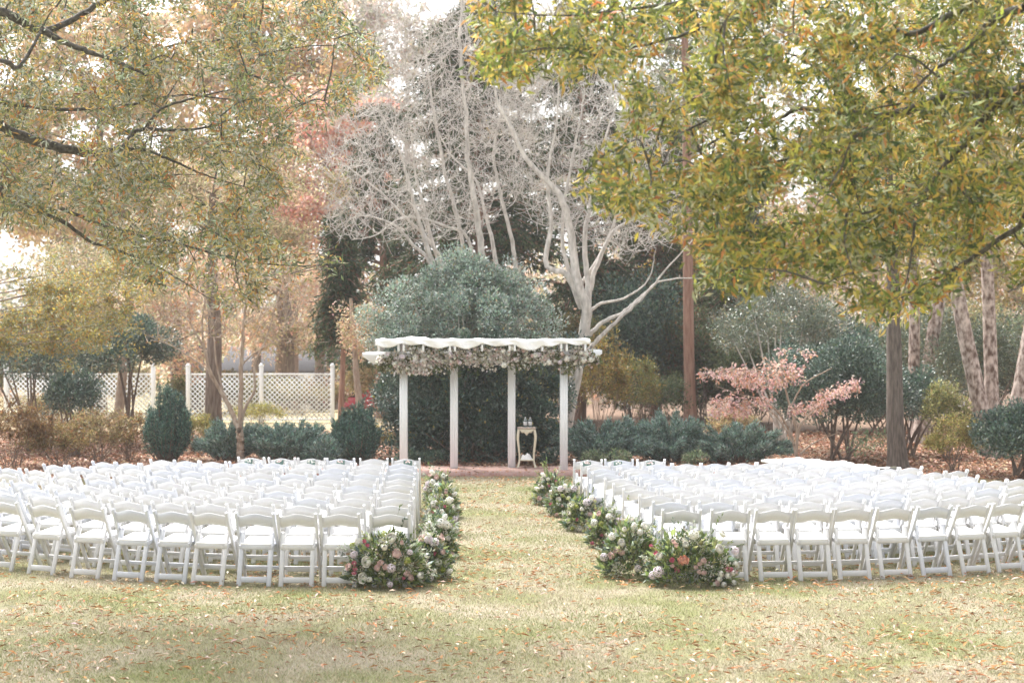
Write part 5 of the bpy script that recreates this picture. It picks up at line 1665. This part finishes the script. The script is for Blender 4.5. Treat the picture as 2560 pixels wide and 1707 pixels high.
# ---- trunks with crowns
def trunk_tree(name, label, px, Y, r, lean_px, matl, crown, top_py=-200, group=None, bend=0.0, limb_cap=0.045):
    """straight trunk from the ground to top_py; crown = (list of (px, py, half px, half py, count), L, W, palette, material) or None"""
    gz = float(terrain(Y))
    base = Vector((px_x(px, Y), Y, gz))
    t = thing(name, label, 'tree', base, group)
    zt = at(px, top_py, Y).z
    pts = []
    for i in range(7):
        u = i / 6
        pts.append((base.x + lean_px / F_PX * Y * u + bend * math.sin(u * 5) + RNG.normal(0, r * 0.12), Y + 0.1 * u, gz - 0.05 + (zt - gz) * u))
    pl = resample(pts, 40)
    R_ = np.interp(np.linspace(0, 1, 40), [0, 0.03, 0.10, 0.4, 1], [1.75, 1.3, 1.08, 0.92, 0.45]) * r
    mb = MB()
    tubes(mb, pl[None], R_[None], 14)
    mb.build('trunk', matl, t, smooth=True)
    if crown:
        clumps, L, W, pal, lm_ = crown
        ml = MB(); mbr = MB()
        for (cx, cy, hx_, hy_, cnt) in clumps:
            c0 = np.array(at(cx, cy, Y + RNG.uniform(-0.04, 0.04) * Y))
            ax = np.array([hx_ / F_PX * Y, max(hx_, hy_) / F_PX * Y * 0.7, hy_ / F_PX * Y])
            i = np.argmin(np.abs(pl[:, 2] - (c0[2] - ax[2] * 0.6)))
            tubes(mbr, resample([pl[i], (pl[i] + c0) / 2 + np.array([0, 0, 0.1 * ax[0]]), c0], 7)[None], np.linspace(min(limb_cap, max(0.012, R_[i] * 0.3)), 0.006, 7)[None], 5)
            ns = 10
            cnt = int(cnt * 1.9)
            sc_ = rdir(ns) * RNG.random((ns, 1)) ** 0.5
            k_ = RNG.integers(0, ns, cnt)
            P = c0 + (sc_[k_] * RNG.uniform(0.8, 1.35, (ns, 1))[k_] + rdir(cnt) * RNG.random((cnt, 1)) ** 0.5 * RNG.uniform(0.25, 0.7, (ns, 1))[k_]) * ax
            D = unit(rdir(cnt) + np.array([0, 0, -0.1]))
            C = palette(pal, cnt, 0.2) * (1 + RNG.normal(0, 0.12, (ns, 1)))[k_]
            leaves(ml, P, D, RNG.uniform(L[0], L[1], cnt), RNG.uniform(W[0], W[1], cnt), np.clip(C, 0.004, 0.9), 0.25)
        mbr.build('limbs', matl, t, smooth=True)
        ml.build('crown', lm_, t, stuff=True)
    return t


def blobs(px0, px1, py0, py1, n_, size, cnt):
    return [(RNG.uniform(px0, px1), RNG.uniform(py0, py1), size * RNG.uniform(0.7, 1.2), size * RNG.uniform(0.5, 0.85), int(cnt * RNG.uniform(0.7, 1.3))) for _ in range(n_)]


PAL_TAN = [(3, (0.46, 0.37, 0.23)), (3, (0.40, 0.34, 0.17)), (2, (0.54, 0.41, 0.29)), (2, (0.30, 0.29, 0.15))]
PAL_YEL = [(3, (0.46, 0.34, 0.08)), (2, (0.38, 0.30, 0.08)), (2, (0.26, 0.25, 0.09)), (1, (0.44, 0.22, 0.07))]
PAL_OR = [(3, (0.62, 0.39, 0.26)), (3, (0.60, 0.47, 0.36)), (2, (0.56, 0.33, 0.22)), (2, (0.52, 0.45, 0.28))]
PAL_CORAL = [(3, (0.68, 0.38, 0.30)), (3, (0.66, 0.47, 0.40)), (2, (0.62, 0.28, 0.19)), (2, (0.6, 0.45, 0.3))]
PAL_CON = [(4, (0.045, 0.075, 0.035)), (3, (0.07, 0.10, 0.045)), (2, (0.11, 0.13, 0.055)), (1, (0.17, 0.09, 0.05))]
PAL_PINE = [(4, (0.06, 0.09, 0.04)), (3, (0.09, 0.12, 0.05)), (2, (0.14, 0.15, 0.06)), (1, (0.2, 0.11, 0.06))]
leafL, leafW = (0.07, 0.12), (0.025, 0.045)

trunk_tree('oak_tree', 'straight dark trunked oak at the end of the long white table', 2247, 34.2, 0.165, -22, M['bark_oak'],
           (blobs(2100, 2420, 300, 640, 16, 110, 700), leafL, leafW, PAL_R, M['leaf']), 420)
trunk_tree('hardwood_tree', 'thick brown trunked tree behind the spreading yews, lattice fence behind', 540, 39.0, 0.185, -14, M['bark_brown'],
           (blobs(380, 720, 380, 640, 12, 110, 650), leafL, leafW, PAL_TAN, M['leaf']), 480)
trunk_tree('pine_tree', 'tall straight pine with reddish bare trunk behind the tall spreading yew', 1727, 47.0, 0.145, -22, M['bark_pine'],
           (blobs(1600, 1900, -100, 300, 14, 90, 500), (0.10, 0.2), (0.012, 0.022), PAL_PINE, M['needle']), -200)
# short dead stubs on the pine are part of its trunk
# conifers standing dark behind the bare trees
def conifer(label, px, Y, half_px, top_py, bot_py, n_, pal, trunk_r=0.2, trunk='bark_pine', sparse=1.0):
    gz = float(terrain(Y))
    X = px_x(px, Y)
    t = thing('conifer', label, 'tree', (X, Y, gz), 'conifers behind the bare grey trees')
    zt, zb = at(px, top_py, Y).z, at(px, bot_py, Y).z
    R_ = half_px / F_PX * Y
    mt = MB(); tubes(mt, resample([(X, Y, gz - 0.05), (X + 0.1, Y, zt * 0.5), (X, Y, zt)], 24)[None], np.linspace(trunk_r, 0.03, 24)[None], 10)
    mt.build('trunk', M[trunk], t, smooth=True)
    nb = 170
    n_ = int(n_ * 2.0)
    mb = MB(); ml = MB()
    per = n_ // nb
    for k_ in range(nb):
        u = RNG.random() ** 1.15
        z = zb + (zt - zb) * u
        ln = R_ * (1 - u * 0.55) * RNG.uniform(0.45, 1.15) * sparse
        a = RNG.random() * 2 * PI
        e_ = np.array([X + math.cos(a) * ln, Y + math.sin(a) * ln * 0.8, z - 0.12 * ln + RNG.normal(0, 0.1)])
        pl = resample([(X, Y, z), (X + math.cos(a) * ln * 0.5, Y + math.sin(a) * ln * 0.4, z + 0.1 * ln), e_], 8)
        tubes(mb, pl[None], np.linspace(0.035, 0.008, 8)[None], 4)
        u2 = RNG.uniform(0.25, 1, per) * 6.99
        i = u2.astype(int); f = (u2 - i)[:, None]
        P = pl[i] * (1 - f) + pl[i + 1] * f + rdir(per) * RNG.random((per, 1)) * np.array([0.3, 0.3, 0.2])
        D = unit(unit(pl[i + 1] - pl[i]) * 0.5 + rdir(per) * 0.8 + np.array([0, 0, -0.35]))
        C = palette(pal, per, 0.22) * (1 + RNG.normal(0, 0.15))
        leaves(ml, P, D, RNG.uniform(0.12, 0.26, per), RNG.uniform(0.03, 0.06, per), np.clip(C, 0.004, 0.9), 0.2)
    mb.build('branches', M[trunk], t, smooth=True)
    ml.build('foliage', M['needle'], t, stuff=True)


conifer('dark drooping conifer directly behind the bare multi stemmed tree', 1190, 49.0, 260, 20, 760, 24000, PAL_CON)
conifer('dark green conifer between the bare tree and the coral maple', 950, 53.0, 170, 260, 900, 13000, PAL_CON)
conifer('dark conifer behind the leaning grey trunk', 1450, 51.0, 230, 150, 980, 18000, PAL_CON)
conifer('dark green conifer behind the straight pine trunk', 1640, 53.5, 190, 330, 1010, 11000, PAL_PINE)
conifer('olive green conifer between the pine trunk and the grey green tree', 1840, 50.0, 170, 420, 1010, 11000, PAL_PINE)
conifer('narrow brownish conifer left of the evergreen crown', 850, 46.0, 70, 540, 860, 3500, PAL_CON, 0.09)
# river birches
for px, Y, r, lean, top, lab in (
        (2290, 42.0, 0.14, -10, 300, 'upright peeling birch trunk just behind the straight oak'),
        (2300, 41.8, 0.17, 120, 300, 'thick pale peeling birch trunk leaning away from the straight oak'),
        (2478, 37.0, 0.17, -190, 250, 'pale peeling birch trunk leaning back over the thin yellow shrub'),
        (2485, 37.3, 0.145, -40, 100, 'dark shaggy upright birch trunk beside the leaning pale one'),
        (2510, 38.0, 0.18, 200, 300, 'pale peeling birch trunk leaning over the dark glossy shrub')):
    trunk_tree('river_birch', lab, px, Y, r, lean, M['bark_birch'],
               (blobs(px + lean - 150, px + lean + 150, top - 150, top + 250, 7, 100, 420), leafL, leafW, PAL_YEL, M['leaf']), top - 100, 'river birches')
# yellow leaved trees in the middle distance
trunk_tree('autumn_tree', 'yellow leaved tree glowing between the leaning grey trunk and the pine', 1630, 56.0, 0.09, 10, M['bark_brown'], (blobs(1560, 1760, 600, 800, 10, 55, 330), (0.12, 0.18), (0.05, 0.08), [(3, (0.56, 0.38, 0.06)), (2, (0.48, 0.3, 0.07))], M['leaf']), 600)
trunk_tree('autumn_tree', 'gold and green leaved tree overhanging the dark evergreens, lattice fence side', -60, 33.0, 0.16, 40, M['bark_brown'], (blobs(-60, 330, 640, 860, 17, 85, 620), (0.06, 0.1), (0.02, 0.032), PAL_YEL + [(4, (0.26, 0.26, 0.13)), (2, (0.36, 0.35, 0.24))], M['leaf']), 300, limb_cap=0.013)
trunk_tree('autumn_tree', 'tan and grey green tree above the evergreen on two stems', 290, 44.0, 0.12, 60, M['bark_tan'], (blobs(120, 420, 560, 860, 16, 90, 480), (0.07, 0.12), (0.025, 0.045), PAL_TAN + [(3, (0.24, 0.25, 0.15))], M['leaf']), 450)
trunk_tree('autumn_tree', 'pale orange leaved tree above the lattice fence gap', 440, 57.0, 0.17, 0, M['bark_brown'], (blobs(330, 560, 660, 900, 14, 90, 330), (0.12, 0.2), (0.05, 0.09), PAL_OR, M['leaf']), 640)
trunk_tree('autumn_tree', 'thick forked trunk tree with orange leaves behind the lattice fence', 715, 62.0, 0.36, -12, M['bark_brown'], (blobs(580, 830, 640, 870, 16, 90, 300), (0.12, 0.2), (0.05, 0.09), PAL_OR + PAL_TAN, M['leaf']), 640)
trunk_tree('autumn_tree', 'second trunk with sparse orange leaves close by the forked one behind the fence', 828, 66.0, 0.22, 6, M['bark_brown'], (blobs(760, 930, 640, 860, 10, 80, 260), (0.12, 0.2), (0.05, 0.09), PAL_OR, M['leaf']), 660)
trunk_tree('maple_tree', 'coral pink maple standing far behind the bare grey tree', 790, 70.0, 0.2, 40, M['bark_brown'], (blobs(670, 930, 250, 580, 30, 85, 330), (0.16, 0.26), (0.10, 0.16), PAL_CORAL, M['leaf']), 420)
trunk_tree('maple_tree', 'second coral maple, paler, above the thick forked trunk', 640, 74.0, 0.2, 0, M['bark_brown'], (blobs(500, 780, 420, 680, 24, 90, 280), (0.16, 0.26), (0.10, 0.16), PAL_CORAL + PAL_TAN, M['leaf']), 520)
trunk_tree('autumn_tree', 'tall golden orange tree far behind the foreground oak limbs', 730, 84.0, 0.3, 0, M['bark_brown'], (blobs(520, 900, -60, 300, 34, 95, 300), (0.22, 0.36), (0.12, 0.2), [(3, (0.66, 0.48, 0.26)), (2, (0.62, 0.50, 0.34)), (2, (0.64, 0.40, 0.22))], M['leaf']), 250)
trunk_tree('autumn_tree', 'tall golden tree far behind the limbs, nearest the brown shrubs', 250, 82.0, 0.3, 0, M['bark_brown'], (blobs(-60, 560, -40, 600, 60, 110, 300), (0.24, 0.4), (0.13, 0.22), [(3, (0.62, 0.49, 0.27)), (2, (0.58, 0.48, 0.34)), (2, (0.58, 0.40, 0.25))], M['leaf']), 250)
trunk_tree('reddish_shrub_tree', 'slender multi coloured tree with orange bark left of the pergola', 905, 43.0, 0.09, -30, M['bark_tan'], (blobs(850, 960, 760, 900, 8, 45, 160), (0.06, 0.1), (0.025, 0.04), PAL_OR + PAL_TAN, M['leaf']), 740)
trunk_tree('autumn_tree', 'far tan and yellow tree behind the birches', 2180, 72.0, 0.3, 0, M['bark_tan'], (blobs(1900, 2300, 420, 800, 22, 110, 330), (0.14, 0.24), (0.07, 0.11), PAL_TAN + PAL_OR, M['leaf']), 350)
trunk_tree('autumn_tree', 'far olive gold tree behind the dark shaggy birch', 2480, 66.0, 0.3, 0, M['bark_tan'], (blobs(2280, 2640, 380, 800, 22, 110, 330), (0.14, 0.24), (0.07, 0.11), PAL_YEL + PAL_TAN, M['leaf']), 300)

HAZE = [(3, (0.50, 0.44, 0.40)), (3, (0.42, 0.38, 0.33)), (2, (0.36, 0.35, 0.24)), (2, (0.52, 0.42, 0.34))]
for px, Y, x0, x1, y0, y1, nb, pal, lab in (
        (1020, 78.0, 900, 1180, 0, 560, 30, HAZE, 'tall pale grey tan tree far behind the bare multi stemmed tree'),
        (1300, 82.0, 1160, 1440, -40, 540, 32, HAZE + PAL_TAN[:2], 'tall pale tree far behind, between the two bare grey trees'),
        (1560, 76.0, 1420, 1700, 60, 600, 30, [(2, (0.30, 0.30, 0.20)), (2, (0.40, 0.36, 0.26)), (2, (0.2, 0.22, 0.13))], 'tall olive grey tree far behind the pine trunk'),
        (1830, 80.0, 1680, 2060, 0, 640, 34, PAL_YEL + [(3, (0.3, 0.3, 0.18))], 'tall yellow olive tree far behind the grey green tree'),
        (2400, 84.0, 2080, 2600, -20, 520, 40, PAL_YEL + [(3, (0.26, 0.28, 0.12))], 'tall yellow green tree far behind the birches')):
    trunk_tree('tall_tree', lab, px, Y, 0.22, 0, M['bark_grey'], (blobs(x0, x1, y0, y1, nb, 80, 190), (0.2, 0.42), (0.06, 0.14), pal, M['leaf']), y0 + 200)

# far wood closing the view
mb = MB(); mtr = MB()
n = 42000
X = RNG.uniform(-46, 46, n)
Yw = RNG.uniform(112, 150, n)
top = 6.5 + 2.5 * np.sin(X * 0.23) + 2.0 * np.sin(X * 0.61 + 1) + np.where(X > 6, 2.0, 0) + RNG.normal(0, 0.9, n)
Z = -2.5 + (top + 2.5) * RNG.random(n) ** 0.8
pal_id = (np.sin(X * 0.35) + np.sin(X * 0.9 + 2) + RNG.normal(0, 0.5, n))
C = np.where((pal_id > 0.5)[:, None], palette(PAL_OR, n), np.where((pal_id < -0.7)[:, None], palette([(1, (0.16, 0.17, 0.09)), (1, (0.24, 0.22, 0.12))], n), palette(PAL_TAN, n)))
leaves(mb, np.c_[X, Yw, Z], rdir(n), RNG.uniform(0.3, 0.6, n), RNG.uniform(0.2, 0.4, n), C, 0.2)
fw = mb.build('far_wood', M['leaf'], stuff=True)
tag(fw, 'far off autumn wood closing the view behind the house', 'wood')

# ------------------------------------------------------------------ soft autumn haze
hm = bpy.data.materials.new('haze_air')
hm.use_nodes = True
hn = hm.node_tree
hn.nodes.clear()
ho = hn.nodes.new('ShaderNodeOutputMaterial')
hv_ = hn.nodes.new('ShaderNodeVolumePrincipled')
hv_.inputs['Color'].default_value = (0.97, 0.96, 0.95, 1)
hv_.inputs['Density'].default_value = 0.0007
hv_.inputs['Anisotropy'].default_value = 0.2
hn.links.new(hv_.outputs[0], ho.inputs['Volume'])
hz = MB().add(*box(820, 990, 32, (0, 430, 12.2))).build('haze', hm, stuff=True)
tag(hz, 'thin pale autumn haze filling the air over the garden', 'haze')
